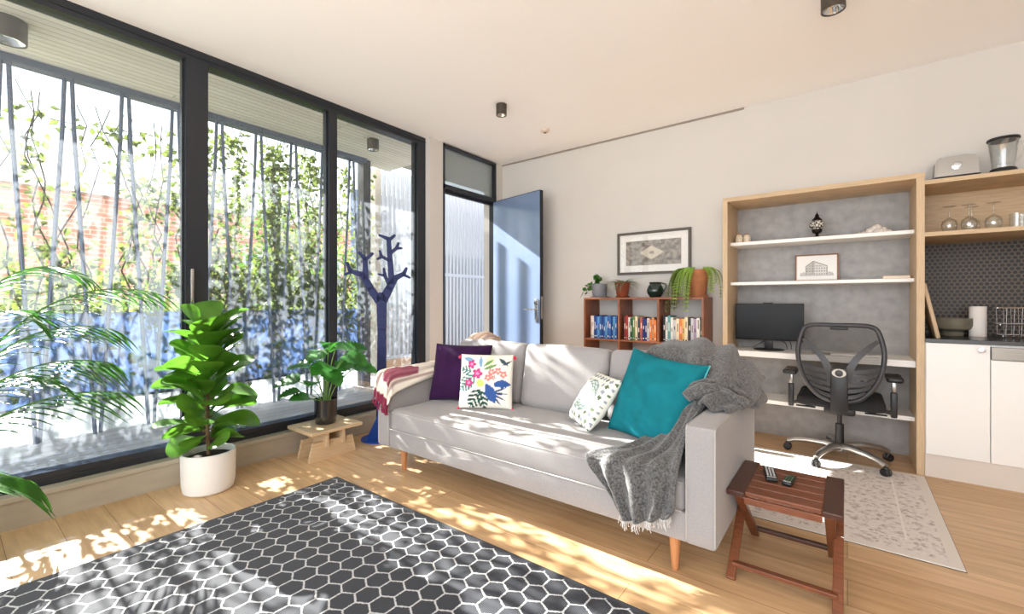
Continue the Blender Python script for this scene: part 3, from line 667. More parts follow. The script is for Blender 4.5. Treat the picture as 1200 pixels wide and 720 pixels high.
def floral(p):
    u = p.x / .36 + .5; v = p.y / .36 + .5; W = rgb(238, 236, 226)
    if p.z < -.002: return W
    for cx, cy, r in ((.24, .80, .085), (.36, .63, .10), (.20, .46, .08)):
        if flower(u, v, cx, cy, r): return rgb(236, 150, 190) if disc(u, v, cx, cy, r * .3) else (rgb(206, 62, 138) if flower(u, v, cx, cy, r * .75) else rgb(176, 48, 112))
    for cx, cy, r in ((.62, .66, .07), (.74, .68, .07), (.84, .62, .07), (.56, .56, .07), (.66, .56, .045)):
        if flower(u, v, cx, cy, r, 5, .7): return rgb(252, 214, 190) if disc(u, v, cx, cy, r * .3) else rgb(238, 128, 128)
    if lens(u, v, .66, .46, .98, .44, .07) or lens(u, v, .52, .46, .70, .10, .10) or disc(u, v, .72, .44, .05): return rgb(46, 84, 150)
    for a in (-.9, -.5, -.1, .3):
        if lens(u, v, .62, .28, .62 + .30 * math.cos(a), .28 + .30 * math.sin(a) + .02, .018): return rgb(34, 60, 110)
    if frond(u, v, .42, .34, .22, .02, .13, 70) or frond(u, v, .44, .32, .50, .0, .10, 70): return rgb(24, 72, 66)
    if frond(u, v, .30, .60, .02, .32, .13, 90) or frond(u, v, .24, .66, .04, .72, .09, 90): return rgb(62, 124, 128)
    if lens(u, v, .30, .86, .06, .92, .04) or lens(u, v, .42, .72, .40, .96, .035): return rgb(120, 160, 196)
    if lens(u, v, .46, .70, .72, .80, .03) or lens(u, v, .46, .76, .66, .90, .03): return rgb(110, 150, 96)
    if lens(u, v, .74, .92, .92, .78, .035) or lens(u, v, .80, .78, .98, .88, .02): return rgb(52, 76, 88)
    if disc(u, v, .42, .46, .07): return rgb(196, 214, 120)
    if disc(u, v, .58, .86, .09): return rgb(232, 230, 190)
    return W
pm = pillow(.36, .36, .13, n=92, seed=11, wr=.004, bow=.025)
cols = [floral(v.co) for v in pm.bm.verts]
M_print = mat('printed_cotton', (1, 1, 1, 1), .85, var=.06, vscale=200, attr='print', sheen=.1)
def index_colour(o, cols):
    a = o.data.color_attributes.new('print', 'FLOAT_COLOR', 'POINT')
    for i, c in enumerate(cols): a.data[i].color = c
t, M, o = place(pm, 'floral_cushion', M_print, 'white cushion printed with pink flowers and blue and green tropical leaves', (-1.93, 2.245, .61), (.87, .5, 0), (-.08, .22, 1), sub=0)
index_colour(o, cols)
red = mat('pink_red_tassel', rgb(206, 52, 86), .8)
for sx, sy in ((-1, -1), (1, -1), (-1, 1), (1, 1)):
    c = Vector((sx * .175, sy * .172, 0)); b = MB(); 
    for k in range(7):
        a = k * .9; e = c + Vector((sx * .012 + math.cos(a) * .008, -.034 if sy < 0 else -.02, math.sin(a) * .012)); b.tube([M @ c, M @ ((c + e) / 2 + Vector((sx * .010, 0, 0))), M @ e], .006, 5)
    b.obj('tassel', red, t, world=True)
def paisley(p):
    u = p.x / .31 + .5; v = p.y / .33 + .5; W = rgb(232, 232, 222)
    if p.z < -.002: return W
    a = math.atan2(v - .5, u - .5); r = math.hypot(u - .5, v - .5)
    if r < .30 and (math.sin(a * 9) * math.sin(r * 95) > -.1): return rgb(128, 160, 156)
    if abs(r - .30) < .012: return rgb(120, 146, 150)
    if r > .36:
        g = (round(u * 9) / 9, round(v * 9) / 9)
        if flower(u, v, g[0], g[1], .044, 4, r * 6): return rgb(92, 110, 84) if (round(u * 9) + round(v * 9)) % 2 else rgb(146, 156, 168)
    return W
pm = pillow(.30, .33, .13, n=80, seed=21, wr=.005, bow=.03); cols = [paisley(v.co) for v in pm.bm.verts]
t, M, o = place(pm, 'patterned_cushion', M_print, 'white cushion with grey-green medallion print leaning on the teal one', (-1.16, 2.30, .58), (.76, -.65, 0), (.17, .13, .28), sub=0)
index_colour(o, cols)
M_teal = mat('teal_linen', rgb(22, 118, 130), .9, var=.2, vscale=12, bump=.1, bscale=300, spec=.15)
t, M, o = place(pillow(.47, .48, .21, n=34, seed=31, wr=.016, bow=.09), 'cushion', M_teal, 'large teal linen cushion leaning by the grey throw', (-.80, 2.285, .635), (.93, -.32, -.1), (.09, .15, .46))
b = MB(); n_ = 24
def edge_pts(sg):
    P = []
    for k in range(n_ + 1):
        v = -1 + 2 * k / n_; P.append(M @ Vector((sg * .235 * (1 - .08 * (1 - v * v)), v * .24, 0)))
    return P
b.tube(edge_pts(1), .004, 6); b.tube(edge_pts(-1), .004, 6); b.obj('flange', mat('teal_flange', rgb(84, 176, 182), .8), t, world=True)

# --- throws
M_throw = mat('grey_marled_wool', rgb(112, 112, 112), .95, var=.82, vscale=110, bump=.8, bscale=200, sheen=.3)
t = thing('grey_throw', 'grey marled wool throw bundled over the sofa corner and hanging over its seat', 'throw', (-.6, 2.3, .66))
ctrl = [[(-.90, 2.44, .85), (-.88, 2.52, .895), (-.88, 2.66, .89), (-.88, 2.79, .78)],
        [(-.72, 2.34, .76), (-.70, 2.42, .885), (-.68, 2.60, .925), (-.68, 2.81, .78)],
        [(-.60, 2.20, .69), (-.55, 2.34, .85), (-.52, 2.58, .905), (-.52, 2.81, .76)],
        [(-.50, 2.08, .675), (-.44, 2.30, .77), (-.42, 2.55, .845), (-.42, 2.80, .72)],
        [(-.44, 2.12, .67), (-.372, 2.30, .69), (-.352, 2.52, .71), (-.37, 2.76, .70)],
        [(-.44, 2.14, .66), (-.385, 2.30, .65), (-.385, 2.50, .63), (-.385, 2.74, .60)]]
def f1(u, v): return .024 * math.sin(u * 24 + v * 3.5 + 2.2 * noise.noise(Vector((u * 2, v * 2, 1)))) * (.08 + .92 * u) + .009 * math.sin(u * 34 + v * 7 + 1) + .008 * noise.noise(Vector((u * 7, v * 7, 3)))
MB().grid(drape(ctrl, 90, 60, f1)).obj('bundled_folds', M_throw, t, world=True, solid=.012)
# rolled inner folds resting on the arm
b = MB()
for k in range(5):
    y0 = 2.16 + k * .075; pts = bez((-.60 + k * .012, y0 - .03, .70 + k * .018), (-.48, y0 + .02, .80 + k * .02), (-.375, y0 + .06, .675), 14)
    b.tube([p + Vector((0, .01 * math.sin(i), .004 * math.sin(i * 2))) for i, p in enumerate(pts)], [.026 + .008 * math.sin(i * .5 + k) for i in range(len(pts))], 10)
b.obj('rolled_folds', M_throw, t, world=True)
ctrl = [[(-.80, 2.20, .47), (-.68, 2.18, .53), (-.58, 2.20, .68), (-.50, 2.22, .70)],
        [(-.85, 2.02, .448), (-.74, 2.02, .465), (-.62, 2.02, .50), (-.54, 2.04, .62)],
        [(-.95, 1.86, .437), (-.80, 1.85, .452), (-.66, 1.85, .458), (-.548, 1.86, .48)],
        [(-.945, 1.822, .405), (-.80, 1.812, .40), (-.66, 1.812, .40), (-.55, 1.82, .40)],
        [(-.85, 1.815, .31), (-.77, 1.805, .30), (-.66, 1.805, .30), (-.556, 1.815, .31)],
        [(-.79, 1.815, .215), (-.73, 1.80, .205), (-.65, 1.80, .235), (-.575, 1.812, .27)]]
def f2(u, v): return (.006 + .012 * u) * math.sin(v * 26 + 3 * u + 2 * noise.noise(Vector((u * 2, v * 4, 5)))) + .004 * noise.noise(Vector((u * 20, v * 20, 3)))
G = drape(ctrl, 60, 70, f2)
MB().grid(G).obj('hanging_end', M_throw, t, world=True, solid=.008)
b = MB()
for j in range(0, 71, 1):
    p = Vector(G[-1][j]); b.tube([p, p + Vector((rnd.uniform(-.006, .006), -.004, -.018)), p + Vector((rnd.uniform(-.01, .01), -.002, -rnd.uniform(.025, .042)))], .0016, 4)
b.obj('fringe', mat('pale_wool_fringe', rgb(206, 204, 200), .9), t, world=True)

t = thing('striped_throw', 'cream throw with plum stripes and tassels over the left sofa arm', 'throw', (-2.5, 2.2, .66))
def rw(y, xs, zs): return [(x, y, z) for x, z in zip(xs, zs)]
X = (-2.555, -2.50, -2.435, -2.418)
ctrl = [rw(1.805, (-2.56, -2.50, -2.45, -2.41), (.50, .47, .455, .44)), rw(1.822, X, (.64, .62, .60, .49)), rw(1.87, X, (.668, .672, .665, .53)), rw(2.02, X, (.668, .674, .667, .56)), rw(2.2, X, (.67, .678, .67, .59)), rw(2.38, X, (.68, .69, .675, .62)),
        rw(2.52, (-2.50, -2.45, -2.39, -2.36), (.74, .77, .75, .70)), rw(2.62, (-2.44, -2.36, -2.28, -2.20), (.83, .885, .89, .85)), rw(2.78, (-2.44, -2.36, -2.28, -2.2), (.79, .85, .86, .80))]
def f3(u, v): return .010 * math.sin(v * 24 + 5 * u + noise.noise(Vector((u * 6, v * 3, 2))) * 3) + .005 * noise.noise(Vector((u * 24, v * 12, 4)))
nu, nv = 110, 40; G = drape(ctrl, nu, nv, f3); mbt = MB().grid(G); cols = []
for i in range(nu + 1):
    for j in range(nv + 1):
        u, v = i / nu, j / nv; c = rgb(232, 226, 214)
        if .12 < u < .42 and .36 < v < .80: c = rgb(150, 74, 96) if int(u * 220 + v * 60) % 2 else rgb(172, 104, 120)
        elif u < .055: c = rgb(128, 36, 66)
        elif abs(v - .2) < .03 or abs(v - .84) < .03: c = rgb(170, 150, 146)
        elif u > .78: c = rgb(190, 160, 140) if int(v * 14) % 2 else rgb(214, 190, 170)
        cols.append(c)
o = mbt.obj('cloth', M_print, t, world=True, solid=.006); index_colour(o, cols)
b = MB()
for j in range(0, 41, 4):
    p = Vector(G[0][j])
    for q in range(5): b.tube([p, p + Vector((rnd.uniform(-.012, .012), -.006, -.02)), p + Vector((rnd.uniform(-.016, .016), -.004, -.045))], .0025, 4)
b.obj('tassels', mat('plum_tassel', rgb(130, 36, 68), .9), t, world=True)

# --- folding slatted stool with remote controls
T = .365; st = thing('folding_stool', 'folding hardwood side table with slatted top beside the sofa arm', 'side table', (-.21, 2.21, 0))
for k in range(5):
    y = 2.018 + k * .0785; MB().box((-.336, y, T - .018), (-.0745, y + .068, T), .003).obj('top_slat', M_wood, st, world=True, smooth=False)
for x0, x1 in ((-.402, -.335), (-.075, -.010)): MB().box((x0, 2.0, T - .02), (x1, 2.425, T + .001), .003).obj('top_end_board', M_woodd, st, world=True, smooth=False)
for y in (2.004, 2.401): MB().box((-.336, y, T - .045), (-.0745, y + .02, T - .0185), .002).obj('apron', M_wood, st, world=True, smooth=False)
for x, s in ((-.384, 1), (-.028, 1)):
    MB().bar((x, 1.99, 0), (x, 2.40, T - .021), .022, .034, (1, 0, 0), .003).obj('leg', M_wood, st, world=True, smooth=False)
    xi = x + (.024 if x < -.2 else -.024)
    MB().bar((xi, 2.45, 0), (xi, 2.03, T - .021), .022, .034, (1, 0, 0), .003).obj('leg', M_wood, st, world=True, smooth=False)
MB().bar((-.384, 2.035, .05), (-.028, 2.035, .05), .030, .016, (0, 0, 1), .002).obj('stretcher', M_wood, st, world=True, smooth=False)
MB().bar((-.360, 2.40, .055), (-.052, 2.40, .055), .030, .016, (0, 0, 1), .002).obj('stretcher', M_woodd, st, world=True, smooth=False)
b = MB(); 
for x in (-.392, -.020): b.tube([(x, 2.215, .196), (x + (-.008 if x < -.2 else .008), 2.215, .196)], .006, 8)
b.obj('pivot_bolt', M_metal, st, world=True)
M_btn = mat('grey_button', rgb(190, 190, 190), .6)
def remote(c, ang, ln, wd, nr, label, hue, zlift=0):
    r = thing('remote_control', label, 'remote control', c, ang)
    MB().box((-wd / 2, -ln / 2, 0), (wd / 2, ln / 2, .016), .005).obj('case', mat('remote_black', rgb(24, 25, 26), .35), r)
    b = MB()
    for i in range(nr):
        for j in range(3): b.box((-wd * .36 + j * wd * .27, -ln * .28 + i * ln * .7 / nr, .0155), (-wd * .36 + j * wd * .27 + wd * .17, -ln * .28 + i * ln * .7 / nr + ln * .4 / nr, .0185), .001)
    b.obj('buttons', mat('button_' + hue, M_btn.node_tree.nodes['Principled BSDF'].inputs[0].default_value[:] if hue == 'grey' else rgb(70, 96, 66), .6), r, smooth=False)
    MB().box((-wd * .38, -ln * .40, .0155), (wd * .38, -ln * .34, .017)).obj('label_strip', M_btn, r, smooth=False)
remote((-.275, 2.27, T + .001), rad(12), .16, .046, 9, 'long black remote with many pale buttons on the slatted side table', 'grey')
remote((-.20, 2.235, T + .001), rad(-6), .11, .038, 5, 'short black remote with green-grey buttons on the slatted side table', 'green')

# --- rugs
m = bpy.data.materials.new('hexagon_weave'); m.use_nodes = True
cout, tc, V, Mt = hex_nodes(m, 0.093, 0.450, 0.474, rgb(24, 29, 40), rgb(196, 199, 202), .85, fibre=.010)
N = m.node_tree.nodes; L = m.node_tree.links; p = N['Principled BSDF']
sp = N.new('ShaderNodeSeparateXYZ'); L.new(tc.outputs['Object'], sp.inputs[0])
wv = N.new('ShaderNodeTexWave'); wv.wave_type = 'BANDS'; wv.bands_direction = 'X'; wv.inputs['Scale'].default_value = 62; wv.inputs['Distortion'].default_value = .4; L.new(tc.outputs['Object'], wv.inputs['Vector'])
mx = N.new('ShaderNodeMix'); mx.data_type = 'RGBA'; L.new(cout, mx.inputs[6]); mx.inputs[7].default_value = rgb(190, 192, 196)
wr_ = N.new('ShaderNodeMapRange'); wr_.inputs[1].default_value = .6; wr_.inputs[2].default_value = 1.0; wr_.inputs[4].default_value = .09; L.new(wv.outputs['Fac'], wr_.inputs[0]); L.new(wr_.outputs[0], mx.inputs[0])
# plain dark border
ex = Mt('MINIMUM', Mt('SUBTRACT', 1.72, Mt('ABSOLUTE', sp.outputs[0], 0)), Mt('SUBTRACT', 1.05, Mt('ABSOLUTE', sp.outputs[1], 0)))
mb_ = N.new('ShaderNodeMix'); mb_.data_type = 'RGBA'; L.new(Mt('GREATER_THAN', ex, .022), mb_.inputs[0]); mb_.inputs[6].default_value = rgb(44, 48, 56); L.new(mx.outputs[2], mb_.inputs[7])
L.new(mb_.outputs[2], p.inputs['Base Color']); p.inputs['Sheen Weight'].default_value = .12; p.inputs['Sheen Roughness'].default_value = .4
bp = N.new('ShaderNodeBump'); bp.inputs['Strength'].default_value = .5; bp.inputs['Distance'].default_value = .003; L.new(wv.outputs['Color'], bp.inputs['Height']); L.new(bp.outputs[0], p.inputs['Normal'])
b = MB(); b.box((-1.72, -1.05, 0), (1.72, 1.05, .006), .002)
o = b.obj('hexagon_rug', m, smooth=False); o.location = (-.925, .535, .001); tag(o, 'charcoal flat-woven rug with pale hexagon outlines in the foreground', 'rug')
m = bpy.data.materials.new('faded_vintage_weave'); m.use_nodes = True; N = m.node_tree.nodes; L = m.node_tree.links; p = N['Principled BSDF']
tc = N.new('ShaderNodeTexCoord'); n1 = N.new('ShaderNodeTexNoise'); n1.inputs['Scale'].default_value = 42; n1.inputs['Detail'].default_value = 6; n1.inputs['Distortion'].default_value = 1.2; L.new(tc.outputs['Object'], n1.inputs['Vector'])
vo = N.new('ShaderNodeTexVoronoi'); vo.inputs['Scale'].default_value = 30; L.new(tc.outputs['Object'], vo.inputs['Vector'])
ad = N.new('ShaderNodeMath'); ad.operation = 'MULTIPLY_ADD'; ad.inputs[1].default_value = .35; L.new(vo.outputs['Distance'], ad.inputs[0]); L.new(n1.outputs[0], ad.inputs[2])
cr = N.new('ShaderNodeValToRGB'); L.new(ad.outputs[0], cr.inputs[0]); e = cr.color_ramp.elements
e[0].position = .46; e[0].color = rgb(170, 158, 152); e[1].position = .70; e[1].color = rgb(222, 216, 210)
sp = N.new('ShaderNodeSeparateXYZ'); L.new(tc.outputs['Object'], sp.inputs[0])
def Mn(op, a, b_):
    n = N.new('ShaderNodeMath'); n.operation = op
    for i, q in ((0, a), (1, b_)):
        if isinstance(q, (int, float)): n.inputs[i].default_value = q
        else: L.new(q, n.inputs[i])
    return n.outputs[0]
exx = Mn('MINIMUM', Mn('SUBTRACT', .6, Mn('ABSOLUTE', sp.outputs[0], 0)), Mn('SUBTRACT', .63, Mn('ABSOLUTE', sp.outputs[1], 0)))
mb_ = N.new('ShaderNodeMix'); mb_.data_type = 'RGBA'; L.new(Mn('GREATER_THAN', exx, .045), mb_.inputs[0]); mb_.inputs[6].default_value = rgb(220, 214, 206); L.new(cr.outputs[0], mb_.inputs[7])
ln_ = Mn('MULTIPLY', Mn('GREATER_THAN', exx, .17), Mn('LESS_THAN', exx, .18)); m3 = N.new('ShaderNodeMix'); m3.data_type = 'RGBA'; L.new(ln_, m3.inputs[0]); L.new(mb_.outputs[2], m3.inputs[6]); m3.inputs[7].default_value = rgb(230, 226, 220)
L.new(m3.outputs[2], p.inputs['Base Color']); p.inputs['Roughness'].default_value = .95
b = MB(); b.box((-.6, -.635, 0), (.6, .635, .006), .002); b.mi = 1; b.box((-.602, -.637, .0), (.602, .637, .0025))
o = b.obj('vintage_rug', [m, mat('rug_edge_binding', rgb(96, 84, 76), .9)], smooth=False); o.location = (-.2, 3.275, .001); tag(o, 'small faded beige patterned rug between the desk and the side table', 'rug')

# --- plant stand + monstera
st = thing('plant_stand', 'low oak plant stand with slotted trapezoid legs near the glass doors', 'plant stand', (-3.13, 1.79, 0))
MB().box((-3.315, 1.585, .198), (-2.965, 1.99, .222), .004).obj('top', M_oak, st, world=True, smooth=False)
for x in (-3.185, -3.035):
    M = Matrix.Translation((x, 1.785, 0)) @ Matrix.Rotation(rad(90), 4, 'Y') @ Matrix.Rotation(rad(90), 4, 'Z')
    Mx = Matrix(((0, 0, 1, x), (1, 0, 0, 1.785), (0, 1, 0, 0), (0, 0, 0, 1)))
    MB().prism([(-.185, 0), (.185, 0), (.155, .13), (.075, .13), (.075, .09), (.055, .09), (.055, .13), (-.055, .13), (-.055, .09), (-.075, .09), (-.075, .13), (-.155, .13)], .024, M=Mx).obj('leg_board', M_oak, st, world=True, smooth=False)
for y in (1.72, 1.85): MB().box((-3.25, y - .01, .092), (-2.99, y + .01, .197), .002).obj('cross_board', M_oak, st, world=True, smooth=False)
def pot_mat(nm, c, r): return mat(nm, c, r, spec=.6, var=.08, vscale=6)
pl = thing('monstera_plant', 'young split-leaf plant in a glossy black pot on the oak plant stand', 'potted plant', (-3.16, 1.80, .223))
b = MB(); b.lathe([(0, 0), (.068, 0), (.075, .008), (.080, .06), (.080, .17), (.083, .18), (.083, .185), (.076, .185), (.074, .165), (0, .165)], seg=40); b.obj('pot', mat('gunmetal_glaze', rgb(30, 30, 32), .18, spec=.8, coat=.5), pl)
MB().lathe([(0, .170), (.06, .168), (.0745, .164)], seg=24).obj('soil', M_soil, pl)
MON = ((0, 0), (.06, .34), (.2, .52), (.26, .42), (.36, .56), (.42, .40), (.52, .54), (.58, .36), (.68, .44), (.74, .30), (.85, .26), (1, 0))
s_ = MB(); l_ = MB(); R = random.Random(4)
mons = [(-.13, -.17, .30, .17), (-.03, -.12, .38, .17), (.06, -.02, .40, .16), (.14, .10, .46, .17), (-.11, .02, .44, .15), (.02, .12, .36, .15), (.10, -.14, .30, .14), (-.06, -.20, .24, .13), (.17, .17, .38, .16), (0, -.03, .50, .17), (.09, .04, .52, .15), (.03, -.17, .20, .12), (-.08, .08, .54, .14), (.12, -.04, .36, .15), (-.15, -.06, .40, .15), (.05, .18, .50, .14)]
for x, y, z, sz in mons:
    sz *= 1.18; z *= 1.12
    q = bez((x * .12, y * .12, .165), (x * .3, y * .3, z * .8), (x, y, z), 8); s_.tube(q, .0035, 6)
    dr = Vector((x + R.uniform(-.05, .05), y + R.uniform(-.05, .05), .02)); dr = dr.normalized() if dr.length > .01 else Vector((1, 0, 0))
    l_.leaf(Vector((x, y, z)) - dr * sz * .2, dr + Vector((0, 0, R.uniform(-.35, .2))), Vector((R.uniform(-.1, .5), R.uniform(-.6, -.1), 1)), sz, sz * .95, MON, fold=.10, droop=R.uniform(.1, .4))
s_.obj('stems', mat('green_stem', rgb(110, 148, 74), .5), pl); l_.obj('leaves', mat('monstera_leaf', rgb(66, 140, 52), .3, var=.5, vscale=9, trans=.35, spec=.6), pl, ang=70)

# --- fiddle leaf fig
pl = thing('fiddle_leaf_fig', 'tall broad-leaved fig in a white cylinder pot by the wide mullion', 'potted plant', (-3.10, 1.01, 0))
MB().lathe([(0, .0), (.115, .0), (.130, .012), (.138, .05), (.142, .235), (.136, .24), (.130, .235), (.128, .20), (0, .20)], seg=48).obj('pot', mat('white_matt_pot', rgb(226, 226, 224), .5, var=.02), pl)
MB().lathe([(0, .215), (.1, .21), (.1285, .2)], seg=24).obj('soil', M_soil, pl)
s_ = MB(); l_ = MB(); R = random.Random(12)
q = bez((0, 0, .2), (.02, -.03, .6), (.01, .02, 1.02), 10); s_.tube(q, [.012 - .0007 * i for i in range(11)], 8)
FIG = ((0, 0), (.08, .12), (.25, .26), (.45, .38), (.65, .5), (.82, .47), (.94, .28), (1, 0))
for k in range(60):
    f_ = k / 59; z = .27 + f_ * .70; a = k * 2.4 + R.uniform(-.4, .4); i = int(f_ * 9); o_ = q[i].copy(); o_.z = z
    rr = .055 * (1 - .4 * f_); sz = R.uniform(.19, .26) * (.8 if f_ < .15 else 1)
    d_ = Vector((math.cos(a), math.sin(a), (.1 + f_ * 1.2) + R.uniform(-.3, .7)))
    s0 = o_ + Vector((math.cos(a), math.sin(a), .3)) * rr * .6; s_.tube([o_, s0], .004, 6)
    l_.leaf(s0, d_, Vector((-math.cos(a) * .9 + R.uniform(-.9, .9), -math.sin(a) * .9 + R.uniform(-.9, .9), .6)), sz, sz * .78, FIG, fold=.14, droop=R.uniform(.1, .5))
s_.obj('stem', mat('brown_stem', rgb(104, 84, 58), .8), pl); l_.obj('leaves', mat('fig_leaf', rgb(104, 162, 52), .35, var=.6, vscale=7, trans=.42, spec=.6), pl, sub=1, ang=80)

# --- palm at the left edge
pl = thing('potted_palm', 'feathery green palm cut by the left edge in front of the glass', 'potted plant', (-2.95, -.12, 0))
MB().lathe([(0, 0), (.13, 0), (.15, .02), (.17, .28), (.16, .29), (.155, .26), (0, .26)], seg=40).obj('pot', mat('grey_palm_pot', rgb(150, 150, 148), .6), pl)
MB().lathe([(0, .27), (.12, .268), (.156, .26)], seg=24).obj('soil', M_soil, pl)
s_ = MB(); l_ = MB(); R = random.Random(8)
fr = [((.02, .80, 1.20), .55), ((.10, .60, .86), .5), ((.02, .50, 1.30), .5), ((.05, .66, .70), .4), ((.05, .62, 1.02), .5), ((.1, .36, 1.1), .5), ((.3, -.4, 1.3), .6), ((.4, .05, 1.2), .6), ((-.05, -.5, 1.35), .5), ((.0, .42, .80), .4), ((-.02, .36, .34), .1)]
for (e, hh) in fr:
    e = Vector(e); b0 = Vector((R.uniform(-.03, .03), R.uniform(-.03, .03), .26)); mid = Vector((e.x * .3, e.y * .3, max(e.z, .5) + .22 * hh))
    pts = bez(b0, mid, e, 20); s_.tube(pts, [.006 - .0002 * i for i in range(21)], 6)
    for i in range(6, 21):
        t_ = (pts[min(i + 1, 20)] - pts[i - 1]).normalized(); sd = t_.cross(Vector((0, 0, 1))).normalized()
        for s in (-1, 1):
            ln = (.27 + .08 * R.random()) * math.sin(PI * (.18 + .72 * (i - 6) / 15))
            l_.leaf(pts[i], t_ * .75 + sd * s * .8 + Vector((0, 0, -.15)), (0, 0, 1), ln + .05, .019, ((0, 0), (.15, .42), (.4, .5), (.7, .35), (1, 0)), fold=.2, droop=.35)
s_.obj('stems', mat('palm_stem', rgb(88, 128, 58), .5), pl); l_.obj('fronds', M_green, pl, ang=80)

# --- blue tree-shaped coat stand (cut from flat steel, so it is flat in the place too)
F = 3.676; fw = Vector((-.6067, .7949, 0)); rt = Vector((.7949, .6067, 0)); base = fw * F + rt * ((445 - 600) / 515 * F)
ct = thing('coat_stand', 'dark blue flat steel coat stand shaped like a bare tree', 'coat stand', base)
K = F / 515
def cp(x, y): return ((320 + x / 2.571 - 445) * K, 1.15 - (260 + y / 2.571 - 353) * K)
M = Matrix((rt, Vector((0, 0, 1)), -fw)).transposed().to_4x4()
M_blue2 = mat('deep_blue_enamel', rgb(24, 34, 84), .55, spec=.3)
def limb(b, pts):
    for (x0, y0, w0), (x1, y1, w1) in zip(pts[:-1], pts[1:]):
        a = Vector(cp(x0, y0)); c = Vector(cp(x1, y1)); d_ = (c - a).normalized(); n_ = Vector((-d_.y, d_.x)); w0 *= K / 2.571 / 2; w1 *= K / 2.571 / 2
        poly = [a + n_ * w0, a - n_ * w0, a - n_ * w0 * .5 - d_ * w0 * .6] if False else [a + n_ * w0, c + n_ * w1, c + d_ * w1 * .8 + n_ * w1 * .5, c + d_ * w1 * .8 - n_ * w1 * .5, c - n_ * w1, a - n_ * w0]
        b.prism([tuple(q) for q in poly][::-1], .022, M=M, bev=.002)
MBt = MB(); limb(MBt, [(325, 705, 30), (327, 480, 27), (328, 330, 25), (327, 225, 30)]); z0 = min(v.co.z for v in MBt.bm.verts)
for v in MBt.bm.verts:
    if v.co.z < .10: v.co.z = .01
MBt.obj('trunk', M_blue2, ct, smooth=False)
for grp in ([(320, 240, 24), (296, 205, 22), (270, 160, 17), (232, 148, 12), (224, 124, 7)], [(240, 150, 10), (217, 159, 6)], [(280, 175, 16), (277, 112, 13), (260, 93, 8)], [(277, 116, 10), (299, 96, 8)],
            [(331, 238, 26), (348, 205, 24), (368, 170, 17), (394, 157, 12), (402, 140, 7)], [(390, 158, 10), (412, 169, 6)], [(358, 188, 18), (353, 120, 15), (348, 52, 12), (321, 41, 7)], [(349, 56, 10), (366, 41, 7)],
            [(352, 96, 10), (372, 80, 9), (378, 64, 6)], [(370, 80, 8), (387, 80, 6)], [(352, 118, 10), (326, 104, 9), (322, 88, 6)], [(328, 105, 8), (315, 113, 6)], [(350, 192, 10), (336, 160, 9), (334, 141, 6)], [(337, 163, 8), (318, 158, 6)]):
    b = MB(); limb(b, grp); b.obj('branch', M_blue2, ct, smooth=False)
b = MB(); b.lathe([(0, 0), (.15, 0), (.15, .008), (0, .010)], seg=40, c=(.0, .0, 0)); b.obj('base_plate', mat('bright_blue_enamel', rgb(30, 70, 150), .5, spec=.3), ct)
Mf = Matrix((rt * -.62 + fw * -.78, Vector((0, 0, 1)), (rt * -.62 + fw * -.78).cross(Vector((0, 0, 1))))).transposed().to_4x4()
MB().prism([(0, .006), (.135, .006), (.02, .19), (0, .19)], .012, M=Mf).obj('brace_fin', MATS['bright_blue_enamel'], ct, smooth=False)

# --- bookcase, books, things on top
BX = (-2.055, -1.691, -1.324, -.945); BF, BB = 3.85, 4.16
bk = thing('bookcase', 'reddish wood open bookcase with three bays behind the sofa', 'bookcase', (-1.5, 4.0, 0))
MB().box((BX[0], BF, 1.165), (BX[3], BB, 1.183), .002).obj('top_board', M_cherry, bk, world=True, smooth=False)
for i, x in enumerate(BX):
    w_ = .018; x0 = x if i == 0 else (x - w_ if i == 3 else x - w_ / 2); MB().box((x0, BF + .001, 0), (x0 + w_, BB, 1.165)).obj('upright', M_cherry, bk, world=True, smooth=False)
for z in (.03, .40, .775):
    for a in range(3): MB().box((BX[a] + (.018 if a == 0 else .009), BF + .002, z), (BX[a + 1] - (.018 if a == 2 else .009), BB, z + .016)).obj('shelf', M_cherry, bk, world=True, smooth=False)
def book(x, wd, h, dp, c, c2, label, grp, lean=0):
    b = MB(); b.mi = 0; b.box((0, 0, 0), (wd, .003, h)); b.box((0, .003, 0), (.0022, dp, h)); b.box((wd - .0022, .003, 0), (wd, dp, h))
    b.mi = 1; b.box((.0022, .003, .004), (wd - .0022, dp - .004, h - .004)); b.mi = 2; q = rnd.uniform(.35, .6); b.box((wd * .36, -.0006, h * q), (wd * .64, .0005, h * (q + rnd.uniform(.12, .35)))); b.box((wd * .25, -.0006, h * .07), (wd * .75, .0005, h * rnd.uniform(.09, .14)))
    o = b.obj('book', [mat('cover_%d_%d_%d' % c, rgb(*c), .5), mat('paper', rgb(230, 222, 205), .9), mat('spine_print_%d_%d_%d' % c2, rgb(*c2), .6)], smooth=False)
    o.location = (x, BF + .03 + rnd.uniform(0, .012), .7915); o.rotation_euler = (0, lean, 0); tag(o, label, 'book', grp)
NAMES = {'blue': (44, 92, 160), 'pale pink': (222, 190, 178), 'deep blue': (30, 62, 128), 'sky blue': (90, 150, 200), 'red': (168, 44, 36), 'white': (232, 230, 224), 'dark green': (38, 84, 58), 'leaf green': (92, 130, 74), 'cream': (232, 216, 184), 'dark grey': (60, 62, 70),
         'rust': (186, 96, 70), 'navy': (40, 50, 110), 'orange': (226, 128, 60), 'tan': (206, 150, 100), 'black': (28, 28, 30), 'teal': (86, 150, 150), 'pale grey': (196, 196, 200), 'lilac': (168, 150, 178), 'yellow': (226, 190, 110), 'maroon': (110, 40, 40)}
